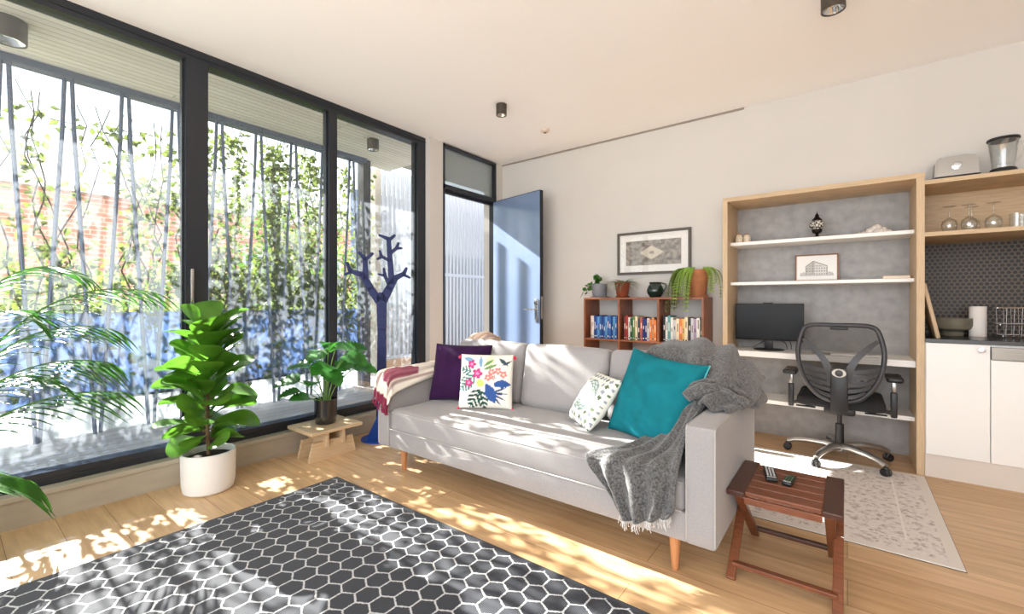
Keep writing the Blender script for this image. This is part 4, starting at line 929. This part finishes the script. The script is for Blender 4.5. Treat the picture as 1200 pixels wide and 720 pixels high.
rows = [(-2.0, .0195, 'left', ['pale pink', 'white', 'deep blue', 'blue', 'sky blue', 'blue', 'deep blue', 'blue', 'sky blue', 'blue', 'blue', 'deep blue', 'sky blue', 'blue'], .215, .006),
        (-1.655, .022, 'middle', ['maroon', 'red', 'white', 'dark green', 'leaf green', 'cream', 'dark grey', 'rust', 'navy', 'navy', 'pale grey', 'orange', 'tan', 'orange'], .205, .02),
        (-1.295, .0235, 'right', ['black', 'white', 'teal', 'white', 'pale grey', 'cream', 'orange', 'yellow', 'cream', 'dark grey', 'pale grey', 'lilac', 'white', 'dark green'], .215, .02)]
for x, wd, bay, cl, h, hv in rows:
    for i, cn in enumerate(cl):
        w_ = wd * rnd.uniform(.85, 1.1); hh = h + rnd.uniform(-hv, hv) + (.03 if bay == 'middle' and i < 2 else 0)
        book(x, w_, hh, rnd.uniform(.13, .19), NAMES[cn], (240, 236, 226) if sum(NAMES[cn]) < 420 else (70, 60, 60),
             '%s spined book, %s from the left in the %s bay of the bookcase' % (cn, ORD[i], bay), 'books in the %s bay of the bookcase' % bay)
        x += w_ + .001
TZ = 1.1835
def vinelet(l_, s_, pts, lw, n, R):
    s_.tube(pts, .0018, 5)
    for k in range(n):
        p_ = pts[int((k + .5) / n * (len(pts) - 1))]; l_.leaf(p_, (R.uniform(-1, 1), R.uniform(-1, .4), R.uniform(-.4, .4)), (R.uniform(-.5, .5), -1, R.uniform(.2, 1)), lw * R.uniform(.8, 1.2), lw * .8, ((0, 0), (.3, .5), (.65, .4), (1, 0)))
M_terra = mat('terracotta', rgb(176, 114, 76), .8, var=.25, vscale=14); M_cop = mat('glazed_brown', rgb(140, 72, 50), .25, coat=.5, var=.3, vscale=9)
pl = thing('trailing_pothos', 'small trailing green plant in a grey pot on the bookcase', 'potted plant', (-1.96, 4.0, TZ))
MB().lathe([(0, 0), (.085, 0), (.09, .008), (.088, .012), (0, .012)]).obj('saucer', mat('grey_glaze', rgb(134, 136, 142), .5), pl)
MB().lathe([(0, .012), (.062, .012), (.068, .02), (.078, .135), (.072, .137), (.07, .12), (0, .12)]).obj('pot', mat('grey_glaze2', rgb(128, 132, 140), .5), pl)
s_ = MB(); l_ = MB(); R = random.Random(3)
for e, m_ in (((-.15, -.02, .02), (-.10, -.03, .17)), ((-.18, -.06, .00), (-.09, -.06, .15)), ((-.04, -.02, .23), (-.03, 0, .2)), ((-.02, .0, .21), (0, 0, .18)), ((-.06, .02, .2), (0, 0, .2)), ((-.12, -.05, .06), (-.1, -.05, .16))):
    vinelet(l_, s_, bez((0, 0, .12), m_, e, 10), .05, 7, R)
s_.obj('stems', M_stem, pl); l_.obj('leaves', M_green, pl, ang=80)
def strappy(name, label, x, y, potprof, pm_, nl, ln, wd, seed, saucer=None, z0=.14, lm=None):
    pl = thing(name, label, 'potted plant', (x, y, TZ)); R = random.Random(seed)
    if saucer: MB().lathe([(0, 0), (saucer, 0), (saucer + .008, .014), (saucer, .014), (0, .008)]).obj('saucer', pm_, pl)
    MB().lathe(potprof).obj('pot', pm_, pl)
    l_ = MB()
    for k in range(nl):
        a = R.uniform(0, 2 * PI); q = ln * R.uniform(.6, 1)
        l_.leaf((math.cos(a) * .02, math.sin(a) * .02, z0), (math.cos(a), math.sin(a), R.uniform(.3, 1.2)), (-math.cos(a) * .5, -math.sin(a) * .5, 1), q, wd, ((0, 0), (.2, .5), (.5, .5), (.8, .3), (1, 0)), droop=R.uniform(.5, 1.0))
    l_.obj('leaves', lm or M_green, pl, ang=80); return pl
strappy('spider_plant', 'spider plant with thin arching leaves in a glossy brown pot on the bookcase', -1.71, 3.985, [(0, .014), (.05, .014), (.058, .03), (.074, .13), (.078, .145), (.07, .145), (.068, .13), (0, .13)], M_cop, 60, .165, .014, 5, .062, .13, mat('pale_strap_leaf', rgb(128, 150, 104), .5, trans=.3, var=.3))
j = thing('green_jug', 'round dark green glazed jug with a handle on the bookcase', 'jug', (-1.40, 4.0, TZ)); M_jug = mat('dark_green_glaze', rgb(22, 44, 38), .15, coat=.8, var=.3, vscale=6)
MB().lathe([(0, 0), (.045, 0), (.05, .006), (.072, .04), (.076, .065), (.064, .10), (.05, .12), (.056, .138), (.052, .139), (.046, .122), (.058, .10), (.068, .065), (0, .02)], seg=40).obj('body', M_jug, j)
MB().tube(bez((.052, .01, .128), (.125, .03, .13), (.068, .01, .05), 14), [.007] * 15, 10).obj('handle', M_jug, j)
pl = thing('hanging_fern', 'light green fern spilling over the bookcase from a terracotta pot', 'potted plant', (-1.035, 4.0, TZ))
MB().lathe([(0, 0), (.082, 0), (.09, .02), (.084, .02), (0, .012)]).obj('saucer', M_terra, pl)
MB().lathe([(0, .014), (.066, .014), (.07, .02), (.094, .19), (.102, .19), (.105, .235), (.097, .235), (.09, .2), (0, .2)], seg=40).obj('pot', M_terra, pl)
s_ = MB(); l_ = MB(); R = random.Random(9)
for k in range(46):
    side = R.random()
    if side < .80: a = R.uniform(2.7, 4.6); far = R.uniform(.06, .17); dz = R.uniform(-.14, .12)
    else: a = R.uniform(-.9, .6); far = R.uniform(.10, .13); dz = R.uniform(-.02, .12)
    rim = Vector((math.cos(a) * .08, math.sin(a) * .08, .24)); e = Vector((math.cos(a) * (.10 + far), math.sin(a) * (.10 + far * .7) - .02, dz)); pts = bez((0, 0, .2), Vector((math.cos(a) * (.10 + far), math.sin(a) * (.10 + far * .6), .33)), e, 22); s_.tube(pts, .0016, 4)
    for i in range(5, 23):
        t_ = (pts[min(i + 1, 22)] - pts[i - 1]).normalized(); sd = t_.cross(Vector((math.cos(a), math.sin(a), .3))).normalized()
        for s in (-1, 1): l_.leaf(pts[i], sd * s + t_ * .4, (math.cos(a), math.sin(a), .5), .03, .010, ((0, 0), (.4, .5), (1, 0)))
s_.obj('stems', M_stem, pl); l_.obj('fronds', mat('fern_green', rgb(166, 208, 96), .5, trans=.4, var=.3, vscale=9), pl, smooth=False)

# --- pictures
def picture(name, label, x0, x1, z0, z1, y, fmat, fw_, mat_in, fn, art, lean=0, thick=.025):
    t = thing(name, label, 'picture', ((x0 + x1) / 2, y, z0)); w_ = (x1 - x0) / 2; h = z1 - z0
    A = Matrix.Rotation(lean, 4, 'X')
    b = MB(); b.box((-w_, -thick, 0), (w_, 0, fw_), M=A); b.box((-w_, -thick, h - fw_), (w_, 0, h), M=A); b.box((-w_, -thick, fw_), (-w_ + fw_, 0, h - fw_), M=A); b.box((w_ - fw_, -thick, fw_), (w_, 0, h - fw_), M=A)
    b.obj('picture_frame', fmat, t, smooth=False)
    MB().box((-w_ + fw_, -.010, fw_), (w_ - fw_, -.002, h - fw_), M=A).obj('mount', mat('white_mount_board', rgb(236, 234, 230), .8), t, smooth=False)
    nx, nz = art; X0, X1, Z0, Z1 = -w_ + fw_ + mat_in[0], w_ - fw_ - mat_in[0], fw_ + mat_in[1], h - fw_ - mat_in[1]
    G = [[A @ Vector((X0 + (X1 - X0) * i / nx, -.0115, Z0 + (Z1 - Z0) * k / nz)) for k in range(nz + 1)] for i in range(nx + 1)]
    o = MB().grid(G).obj('print', M_art, t, smooth=False); index_colour(o, [fn(i / nx, k / nz) for i in range(nx + 1) for k in range(nz + 1)])
    MB().box((-w_ + fw_, -.018, fw_), (w_ - fw_, -.016, h - fw_), M=A).obj('glazing', M_pglass, t, smooth=False)
M_art = mat('art_paper', (1, 1, 1, 1), .9, attr='print'); M_pglass = glassmat('picture_glass', (1, 1, 1, 1), .45)
def aerial(u, v):
    n_ = noise.noise(Vector((u * 14, v * 7, 0))) + .6 * noise.noise(Vector((u * 40, v * 20, 4))); d_ = abs(u - .48) / .24 + abs(v - .50) / .30
    if d_ < 1: k = .66 + .05 * noise.noise(Vector((u * 60, v * 30, 2))); return (k * .95, k * .88, k * .74, 1) if d_ < .93 and not (abs(u - .48) < .04 and abs(v - .5) < .06) else (.32, .27, .21, 1)
    k = .30 + .22 * n_; return (k, k * .90, k * .78, 1)
picture('framed_print', 'grey-framed sepia print with a pale diamond on the wall above the bookcase', -1.84, -1.13, 1.41, 1.825, 4.18, mat('grey_brown_frame', rgb(90, 82, 74), .5), .023, (.065, .065), aerial, (110, 60))
def house(u, v):
    P_ = (.93, .92, .90, 1); x = (u - .5)
    top = .80 - abs(u - .42) * (1.1 if u < .42 else .62)
    if .22 < u < .78 and .22 < v < top:
        if abs(v - top) < .035 or abs(u - .42) < .01 or abs(u - .23) < .01 or abs(u - .77) < .01: return (.22, .21, .2, 1)
        if v < top - .08 and (v * 9) % 1 < .45 and (u * 16) % 1 < .5: return (.30, .29, .28, 1)
        return (.55, .54, .52, 1) if u < .42 else (.72, .71, .69, 1)
    if .15 < v < .30 + .1 * noise.noise(Vector((u * 20, 0, 0))) and .08 < u < .94: k = .55 + .4 * noise.noise(Vector((u * 50, v * 50, 1))); return (k, k, k, 1)
    return P_
picture('framed_sketch', 'wood-framed pencil drawing of a building on the alcove middle shelf', -.345, -.055, 1.309, 1.53, 4.33, mat('walnut_frame', rgb(140, 98, 66), .5), .010, (.004, .004), house, (120, 84), lean=rad(-6), thick=.015)
# --- things in the alcove
t = thing('computer_monitor', 'black flat computer monitor on the white alcove desk', 'monitor', (-.52, 4.2, .745))
Mm = Matrix.Rotation(rad(4), 4, 'Z')
MB().box((-.245, -.03, .08), (.245, .0, .385), .004, M=Mm).obj('screen_housing', mat('monitor_black', rgb(20, 20, 22), .4), t)
MB().box((-.236, -.0315, .095), (.236, -.0295, .377), M=Mm).obj('screen', mat('dark_screen', rgb(14, 16, 18), .35, spec=.2), t, smooth=False)
b = MB(); b.box((-.03, -.01, .01), (.03, .012, .12), .004); b.box((-.03, .0, .1), (.03, .04, .2), .004); b.obj('neck', M_plastic, t)
MB().lathe([(0, 0), (.11, 0), (.112, .006), (.02, .014), (0, .014)], seg=40).obj('foot', M_plastic, t)
MB().box((-.04, -.025, .385), (.03, .005, .393), .002, M=Mm).obj('webcam_clip', M_plastic, t)
b = MB(); b.tube(bez((-.13, .1, .005), (-.05, .1, .06), (.0, .03, .10), 10), .003, 6); b.tube(bez((.05, .04, .10), (.16, .08, .12), (.15, .1, .005), 12), .003, 6); b.tube(bez((.0, .05, .09), (.13, .02, .10), (.12, .1, .005), 12), .003, 6)
b.obj('cables', M_plastic, t)
t = thing('mosaic_lamp', 'small dark metal lantern with mosaic glass bowl on the alcove top shelf', 'ornament', (-.19, 4.2, 1.6425)); M_dm = mat('dark_bronze', rgb(38, 28, 24), .35, metal=.7)
MB().lathe([(0, 0), (.036, 0), (.03, .01), (.012, .02), (.01, .035), (.03, .045), (.036, .07), (0, .07)], seg=24).obj('foot', M_dm, t)
mo = bpy.data.materials.new('mosaic_glass'); mo.use_nodes = True; N = mo.node_tree.nodes; L = mo.node_tree.links; vv = N.new('ShaderNodeTexVoronoi'); vv.feature = 'DISTANCE_TO_EDGE'; vv.inputs['Scale'].default_value = 48; tc = N.new('ShaderNodeTexCoord'); L.new(tc.outputs['Object'], vv.inputs[0]); cr = N.new('ShaderNodeValToRGB'); cr.color_ramp.elements[0].position = .08; cr.color_ramp.elements[0].color = (.02, .02, .02, 1); cr.color_ramp.elements[1].position = .12; cr.color_ramp.elements[1].color = rgb(214, 210, 198); L.new(vv.outputs[0], cr.inputs[0]); L.new(cr.outputs[0], N['Principled BSDF'].inputs[0]); N['Principled BSDF'].inputs['Roughness'].default_value = .2
MB().lathe([(.03, .07), (.046, .085), (.052, .105), (.046, .128), (.03, .14)], seg=32).obj('bowl', mo, t)
MB().lathe([(.032, .138), (.034, .146), (.018, .165), (.012, .172), (.016, .178), (.004, .195), (0, .215)], seg=24).obj('cap', M_dm, t)
tag(MB().box((-.36, 4.14, 1.6425), (-.15, 4.165, 1.648)).obj('dark_tray', M_dm, smooth=False), 'thin dark strip lying in front of the mosaic lantern on the top shelf', 'tray')
M_cer = mat('cream_ceramic', rgb(226, 212, 190), .4, var=.2, vscale=20)
for x, h, lab in ((-.735, .085, 'left cream ceramic jar of the pair on the alcove top shelf'), (-.675, .08, 'right cream ceramic jar of the pair on the alcove top shelf')):
    t = thing('ceramic_jar', lab, 'jar', (x, 4.16, 1.6425), group='cream ceramic jars')
    MB().lathe([(0, 0), (.022, 0), (.027, .01), (.029, h * .5), (.022, h * .8), (.014, h * .86), (0, h * .86)], seg=24).obj('body', M_cer, t)
    MB().lathe([(.014, h * .86), (.016, h * .92), (.008, h), (0, h)], seg=16).obj('lid', mat('tan_lid', rgb(170, 130, 96), .6), t)
b = MB(); R = random.Random(2)
for k in range(26):
    a = R.uniform(0, 2 * PI); r = R.uniform(0, .055); h = .055 * (1 - r / .075); b.lathe([(0, 0), (.014, .002), (.017, h * .5), (.01, h), (0, h + .006)], (math.cos(a) * r * 1.1, math.sin(a) * r * .6, 0), 8)
for k in range(5): b.lathe([(0, 0), (.012, 0), (.014, .01), (0, .02)], (-.075 + k * .012 + (.09 if k > 2 else 0), .005 * k, 0), 8)
bmesh.ops.transform(b.bm, matrix=Matrix.Scale(1.3, 4), verts=b.bm.verts)
o = b.obj('coral_ornament', mat('white_coral', rgb(244, 238, 230), .8, var=.3, vscale=40, bump=1, bscale=90)); o.location = (.17, 4.2, 1.6425); tag(o, 'lumpy white coral piece on the alcove top shelf', 'ornament')
b = MB(); b.mi = 0; b.box((0, 0, 0), (.15, .10, .003)); b.box((0, 0, .020), (.15, .10, .023)); b.box((.147, 0, .003), (.15, .10, .02)); b.mi = 1; b.box((.004, .003, .003), (.147, .097, .02))
o = b.obj('book', [mat('tan_cover', rgb(196, 150, 120), .6), MATS['paper']], smooth=False); o.location = (.2, 4.12, 1.3085); tag(o, 'tan book lying flat at the right end of the alcove middle shelf', 'book')
t = thing('keyboard', 'slim white keyboard on the desk behind the office chair', 'keyboard', (.06, 4.12, .7455))
MB().box((-.16, -.055, 0), (.16, .055, .012), .003).obj('body', M_white, t)
b = MB()
for i in range(14):
    for k in range(4): b.box((-.15 + i * .0215, -.045 + k * .023, .012), (-.132 + i * .0215, -.026 + k * .023, .0145))
b.obj('keys', mat('key_white', rgb(225, 225, 228), .5), t, smooth=False)
o = MB().tube(bez((-.22, 4.10, .7495), (-.15, 4.02, .7495), (-.08, 4.12, .7495), 14) + bez((-.08, 4.12, .7495), (-.12, 4.17, .7495), (-.2, 4.15, .7495), 10)[1:], .003, 6).obj('cable', mat('grey_cable', rgb(130, 126, 120), .5)); tag(o, 'thin grey cable curled on the desk beside the keyboard', 'cable')

# --- office chair (facing the desk)
ch = thing('office_chair', 'black mesh-back office chair with polished five-star base at the desk', 'office chair', (-.045, 3.98, 0))
M_alu = mat('cast_aluminium', rgb(176, 174, 172), .28, metal=.9); M_cp = mat('charcoal_chair_plastic', rgb(34, 34, 36), .42, spec=.5); M_grey = mat('grey_chair_frame', rgb(56, 56, 59), .4, spec=.5)
M_mesh = glassmat('black_mesh_fabric', (.9, .9, .9, 1), 0, dif=(.13, rgb(20, 20, 22)))
b = MB(); b.lathe([(0, .055), (.03, .055), (.045, .075), (.042, .115), (.03, .12), (0, .12)], seg=24); b.obj('hub', M_alu, ch)
for k in range(5):
    a = rad(-113 + 72 * k); dx, dy = math.cos(a), math.sin(a)
    pts = [(dx * r, dy * r, z) for r, z in ((.02, .095), (.10, .108), (.20, .105), (.28, .09), (.325, .07))]
    t_ = MB(); t_.tube(pts, [.03, .026, .022, .02, .018], 10); t_.obj('base_leg', M_alu, ch)
    cs = MB(); c = Vector((dx * .325, dy * .325, .028)); px_ = Vector((-dy, dx, 0))
    for s in (-1, 1): cs.lathe([(0, -.009), (.022, -.009), (.027, -.005), (.027, .005), (.022, .009), (0, .009)], M=Matrix.Translation(c + px_ * s * .013) @ px_.to_track_quat('Z', 'Y').to_matrix().to_4x4(), seg=20)
    cs.box((c.x - .014, c.y - .014, .030), (c.x + .014, c.y + .014, .062), .006); cs.obj('caster', M_plastic, ch)
b = MB(); b.lathe([(0, .11), (.026, .11), (.026, .26), (.014, .262), (.014, .36), (0, .36)], seg=24); b.obj('gas_lift', M_cp, ch)
b = MB(); b.box((-.09, -.13, .345), (.09, .12, .40), .015); b.obj('tilt_mechanism', M_cp, ch)
softbox(MB(), (-.25, -.20, .40), (.25, .27, .475), .03, 10, puff=(0, 0, .012)).obj('seat', mat('black_seat_fabric', rgb(36, 36, 38), .9, var=.2, vscale=80), ch)
for s in (-1, 1):
    b = MB(); b.tube([(s * .10, -.02, .385), (s * .17, -.05, .378), (s * .20, -.07, .376)], .006, 8); b.box((s * .20 - .06, -.09, .368), (s * .20 + .06, -.065, .378), .004); b.obj('lever', M_plastic, ch)
    b = MB(); b.tube([(s * .18, .02, .40), (s * .25, .02, .385), (s * .285, .02, .375), (s * .30, .02, .40)], .014, 8); b.box((s * .30 - .018, 0, .345), (s * .30 + .018, .04, .52), .008)
    ar = b.obj('armrest_post', M_cp, ch); MB().box((s * .30 - .014, .004, .52), (s * .30 + .014, .036, .60), .006).obj('silver_sleeve', M_alu, ar)
    softbox(MB(), (s * .30 - .045, -.10, .60), (s * .30 + .045, .15, .635), .015, 6).obj('armrest_pad', M_plastic, ch)
# back: rim, mesh, Y frame with ribs, central spine
def yb(x, z): return -.235 - .05 * math.sin((z - .45) / .55 * PI) * .6 + .9 * x * x * .6 - .02 * (z - .45)
half = [(0, .985), (.08, .986), (.155, .982), (.196, .962), (.218, .91), (.234, .83), (.236, .77), (.226, .69), (.200, .61), (.160, .54), (.11, .49), (.05, .465), (0, .460)]
loop = half + [(-x, z) for x, z in half[-2:0:-1]]
pts = [Vector((x, yb(x, z), z)) for x, z in loop]; cl = [crom(pts + pts[:1], i / 72) for i in range(73)]
MB().tube(cl, .0155, 10, cap=False).obj('back_rim', M_grey, ch)
b = MB(); b.tube([Vector((p.x, p.y + .012, p.z)) for p in [crom(pts + pts[:1], i / 72) * 1.0 for i in range(73)]], .010, 8, cap=False); b.obj('back_rim_lining', M_plastic, ch)
G = []
hz = [p for p in half]
def halfw(z):
    for (x0, z0), (x1, z1) in zip(half[:-1], half[1:]):
        if z1 <= z <= z0 and z0 > z1: return x0 + (x1 - x0) * (z0 - z) / (z0 - z1)
    return .1
for i in range(21):
    z = .465 + (.982 - .465) * i / 20; w_ = max(.03, halfw(z)); G.append([Vector((w_ * (j / 8 - 1), yb(w_ * (j / 8 - 1), z) + .012, z)) for j in range(17)])
MB().grid(G).obj('mesh_panel', M_mesh, ch, solid=.002)
for s in (-1, 1):
    def strip(P_, ws, nm, m_=M_grey):
        b = MB(); L_ = []
        for i in range(15):
            p_ = crom([Vector(q) for q in P_], i / 14); q_ = crom([Vector(q) for q in P_], min(1, i / 14 + .03)) - crom([Vector(q) for q in P_], max(0, i / 14 - .03)); n_ = Vector((-q_.z, 0, q_.x)).normalized(); w_ = ws[0] + (ws[1] - ws[0]) * i / 14
            L_.append([p_ + n_ * w_ + Vector((0, -.006, 0)), p_ - n_ * w_ + Vector((0, -.006, 0)), p_ - n_ * w_ + Vector((0, .006, 0)), p_ + n_ * w_ + Vector((0, .006, 0)), p_ + n_ * w_ + Vector((0, -.006, 0))])
        b.grid(L_); b.obj(nm, m_, ch)
    strip([(s * .205, yb(.2, .88), .885), (s * .15, yb(.15, .84) - .012, .83), (s * .09, yb(.09, .76) - .022, .76), (s * .055, yb(.05, .68) - .025, .68), (s * .04, yb(.04, .6) - .025, .60)], (.012, .026), 'y_frame')
    for k in range(5):
        z = .68 - k * .043; w_ = halfw(z + .02) - .004
        strip([(s * w_, yb(w_, z), z + .035), (s * (w_ * .65), yb(w_ * .6, z) - .016, z + .006), (s * .03, yb(.03, z) - .022, z - .012)], (.008, .015), 'lumbar_rib')
MB().box((-.048, -.302, .40), (.048, -.272, .70), .010).obj('spine', M_cp, ch)
b = MB(); b.lathe([(0, 0), (.040, 0), (.036, .007), (0, .008)], M=Matrix.Translation((0, -.302, .665)) @ Matrix.Rotation(rad(90), 4, 'X') @ Matrix.Scale(.72, 4, (0, 1, 0)), seg=28); kb = b.obj('lumbar_knob', mat('pale_knob', rgb(214, 212, 206), .4), ch)
b = MB(); b.lathe([(.022, .0072), (.022, .012), (.018, .014), (0, .014)], M=Matrix.Translation((0, -.302, .665)) @ Matrix.Rotation(rad(90), 4, 'X'), seg=24); b.obj('knob_centre', M_grey, kb)
b = MB(); b.bar((0, -.29, .41), (0, -.10, .375), .07, .03, bev=.006); b.obj('back_bracket', M_cp, ch)
MB().box((-.05, -.292, .955), (.05, -.272, .975), .006).obj('top_clip', M_plastic, ch)

# --- kitchen things
WZ = .9055
t = thing('cutting_board', 'wooden cutting board leaning on the alcove side on the worktop', 'cutting board', (.47, 4.13, WZ))
Mb = Matrix.Translation((.49, 4.15, WZ + .001)) @ Matrix.Rotation(rad(-11), 4, 'Y')
MB().box((-.022, -.13, 0), (0, .13, .37), .004, M=Mb).obj('board', M_oakv, t, world=True)
t = thing('stone_bowl', 'low grey stone bowl on the kitchen worktop', 'bowl', (.59, 4.38, WZ)); M_stone = mat('grey_stone', rgb(128, 122, 106), .8, var=.35, vscale=18, bump=.4)
MB().lathe([(0, 0), (.06, 0), (.065, .02), (.055, .03), (.10, .05), (.112, .075), (.112, .125), (.100, .125), (.09, .08), (0, .05)], seg=40).obj('bowl', M_stone, t)
t = thing('paper_towel_roll', 'upright white paper towel roll on the kitchen worktop', 'paper towel', (.715, 4.36, WZ))
MB().lathe([(.018, 0), (.043, 0), (.044, .004), (.044, .205), (.043, .208), (.018, .208), (.018, 0)], seg=36).obj('paper', mat('paper_white', rgb(236, 230, 224), .9), t)
MB().lathe([(.0185, .004), (.0185, .207), (.016, .207), (.016, .004)], seg=24).obj('core', mat('card_core', rgb(170, 140, 110), .9), t)
t = thing('dish_rack', 'chrome wire dish rack on the worktop at the right edge', 'dish rack', (1.0, 4.33, WZ))
b = MB()
for z, ins in ((.015, .03), (.09, .015), (.20, 0)):
    x0, x1, y0, y1 = .80 + ins - .02, 1.22 - ins, 4.20 + ins, 4.46 - ins; b.tube([(x0, y0, WZ + z), (x1, y0, WZ + z), (x1, y1, WZ + z), (x0, y1, WZ + z), (x0, y0, WZ + z)], .004, 6)
b.obj('wire_rims', M_metal, t, world=True)
b = MB()
for k in range(12):
    x = .82 + k * .034; b.tube([(x, 4.2, WZ + .2), (x, 4.225, WZ + .015), (x, 4.435, WZ + .015), (x, 4.46, WZ + .2)], .002, 5)
b.obj('wires', M_metal, t, world=True)
b = MB()
for x, y in ((.82, 4.24), (.82, 4.42), (1.18, 4.24), (1.18, 4.42)): b.tube([(x, y, WZ), (x, y, WZ + .016)], .006, 8)
b.obj('feet', M_plastic, t, world=True)
HZ = 1.9455
t = thing('toaster', 'rounded steel toaster with a dial on the kitchen shelf top', 'toaster', (.565, 4.08, HZ)); M_ts = mat('toaster_steel', rgb(150, 145, 138), .3, metal=.75)
b = MB(); b.prism([(-.105, .015), (.105, .015), (.10, .12), (.088, .142), (.04, .152), (-.04, .152), (-.088, .142), (-.10, .12)], .13, M=Matrix.Rotation(rad(90), 4, 'X'), bev=.008); b.obj('body', M_ts, t)
MB().box((-.108, -.07, 0), (.108, .07, .022), .006).obj('base', M_plastic, t)
b = MB(); b.lathe([(.026, 0), (.026, .004), (.018, .006), (.018, .016), (0, .017)], M=Matrix.Translation((0, -.065, .085)) @ Matrix.Rotation(rad(90), 4, 'X'), seg=28); b.obj('dial', M_metal, t)
MB().box((-.075, -.025, .1515), (.075, -.008, .154)).obj('slot', M_plastic, t, smooth=False); MB().box((-.075, .008, .1515), (.075, .025, .154)).obj('slot', M_plastic, t, smooth=False)
o = MB().tube(bez((.675, 4.11, HZ + .004), (.70, 4.06, HZ + .004), (.75, 4.13, HZ + .004), 10), .0035, 6).obj('power_cord', M_plastic); tag(o, 'short black cord trailing from the toaster on the shelf top', 'cord')
t = thing('blender_jug', 'clear blender jug with a black lid on the kitchen shelf top', 'blender', (.775, 4.05, HZ))
MB().lathe([(0, 0), (.062, 0), (.064, .012), (.056, .032), (0, .032)], seg=32).obj('base_collar', M_plastic, t)
MB().lathe([(.050, .032), (.052, .06), (.066, .205), (.070, .21), (.067, .212), (.062, .205), (.048, .06), (.047, .034)], seg=32).obj('jug', M_tglass, t)
MB().lathe([(0, .206), (.070, .206), (.074, .212), (.072, .222), (.03, .23), (0, .232)], seg=32).obj('lid', M_plastic, t)
MB().tube(bez((.066, .0, .195), (.12, 0, .16), (.056, 0, .07), 10), .006, 8).obj('handle', M_tglass, t)
b = MB(); b.tube([(0, 0, .032), (0, 0, .12)], .006, 8); b.box((-.03, -.004, .05), (.03, .004, .054)); b.box((-.004, -.03, .06), (.004, .03, .064)); b.obj('blades', M_metal, t)
SZ = 1.6025
for i, (x, y) in enumerate(((.535, 4.06), (.625, 4.05), (.655, 4.16), (.735, 4.06))):
    t = thing('wine_glass', 'upturned wine glass, %s from the left on the kitchen shelf' % ORD[i], 'wine glass', (x, y, SZ), group='upturned wine glasses')
    MB().lathe([(.030, 0), (.038, .03), (.040, .05), (.034, .075), (.012, .092), (.004, .098), (.0045, .098), (.0115, .0905), (.0325, .074), (.0385, .05), (.0365, .03), (.0285, 0), (.030, 0)], seg=24).obj('bowl', M_tglass, t)
    MB().lathe([(.0038, .096), (.0035, .165), (0, .165)], seg=12).obj('glass_stem', M_tglass, t)
    MB().lathe([(.0036, .160), (.010, .166), (.034, .169), (.034, .171), (0, .171)], seg=24).obj('foot', M_tglass, t)
for i, (x, y) in enumerate(((.83, 4.04), (.87, 4.13), (.92, 4.05))):
    o = MB().lathe([(.030, 0), (.030, .006), (.033, .09), (.0315, .09), (.0285, .004), (0, .004), (0, 0), (.030, 0)], seg=24).obj('tumbler', M_tglass); o.location = (x, y, SZ)
    tag(o, 'clear straight tumbler, %s from the left beyond the wine glasses' % ORD[i], 'tumbler', 'tumblers on the kitchen shelf')
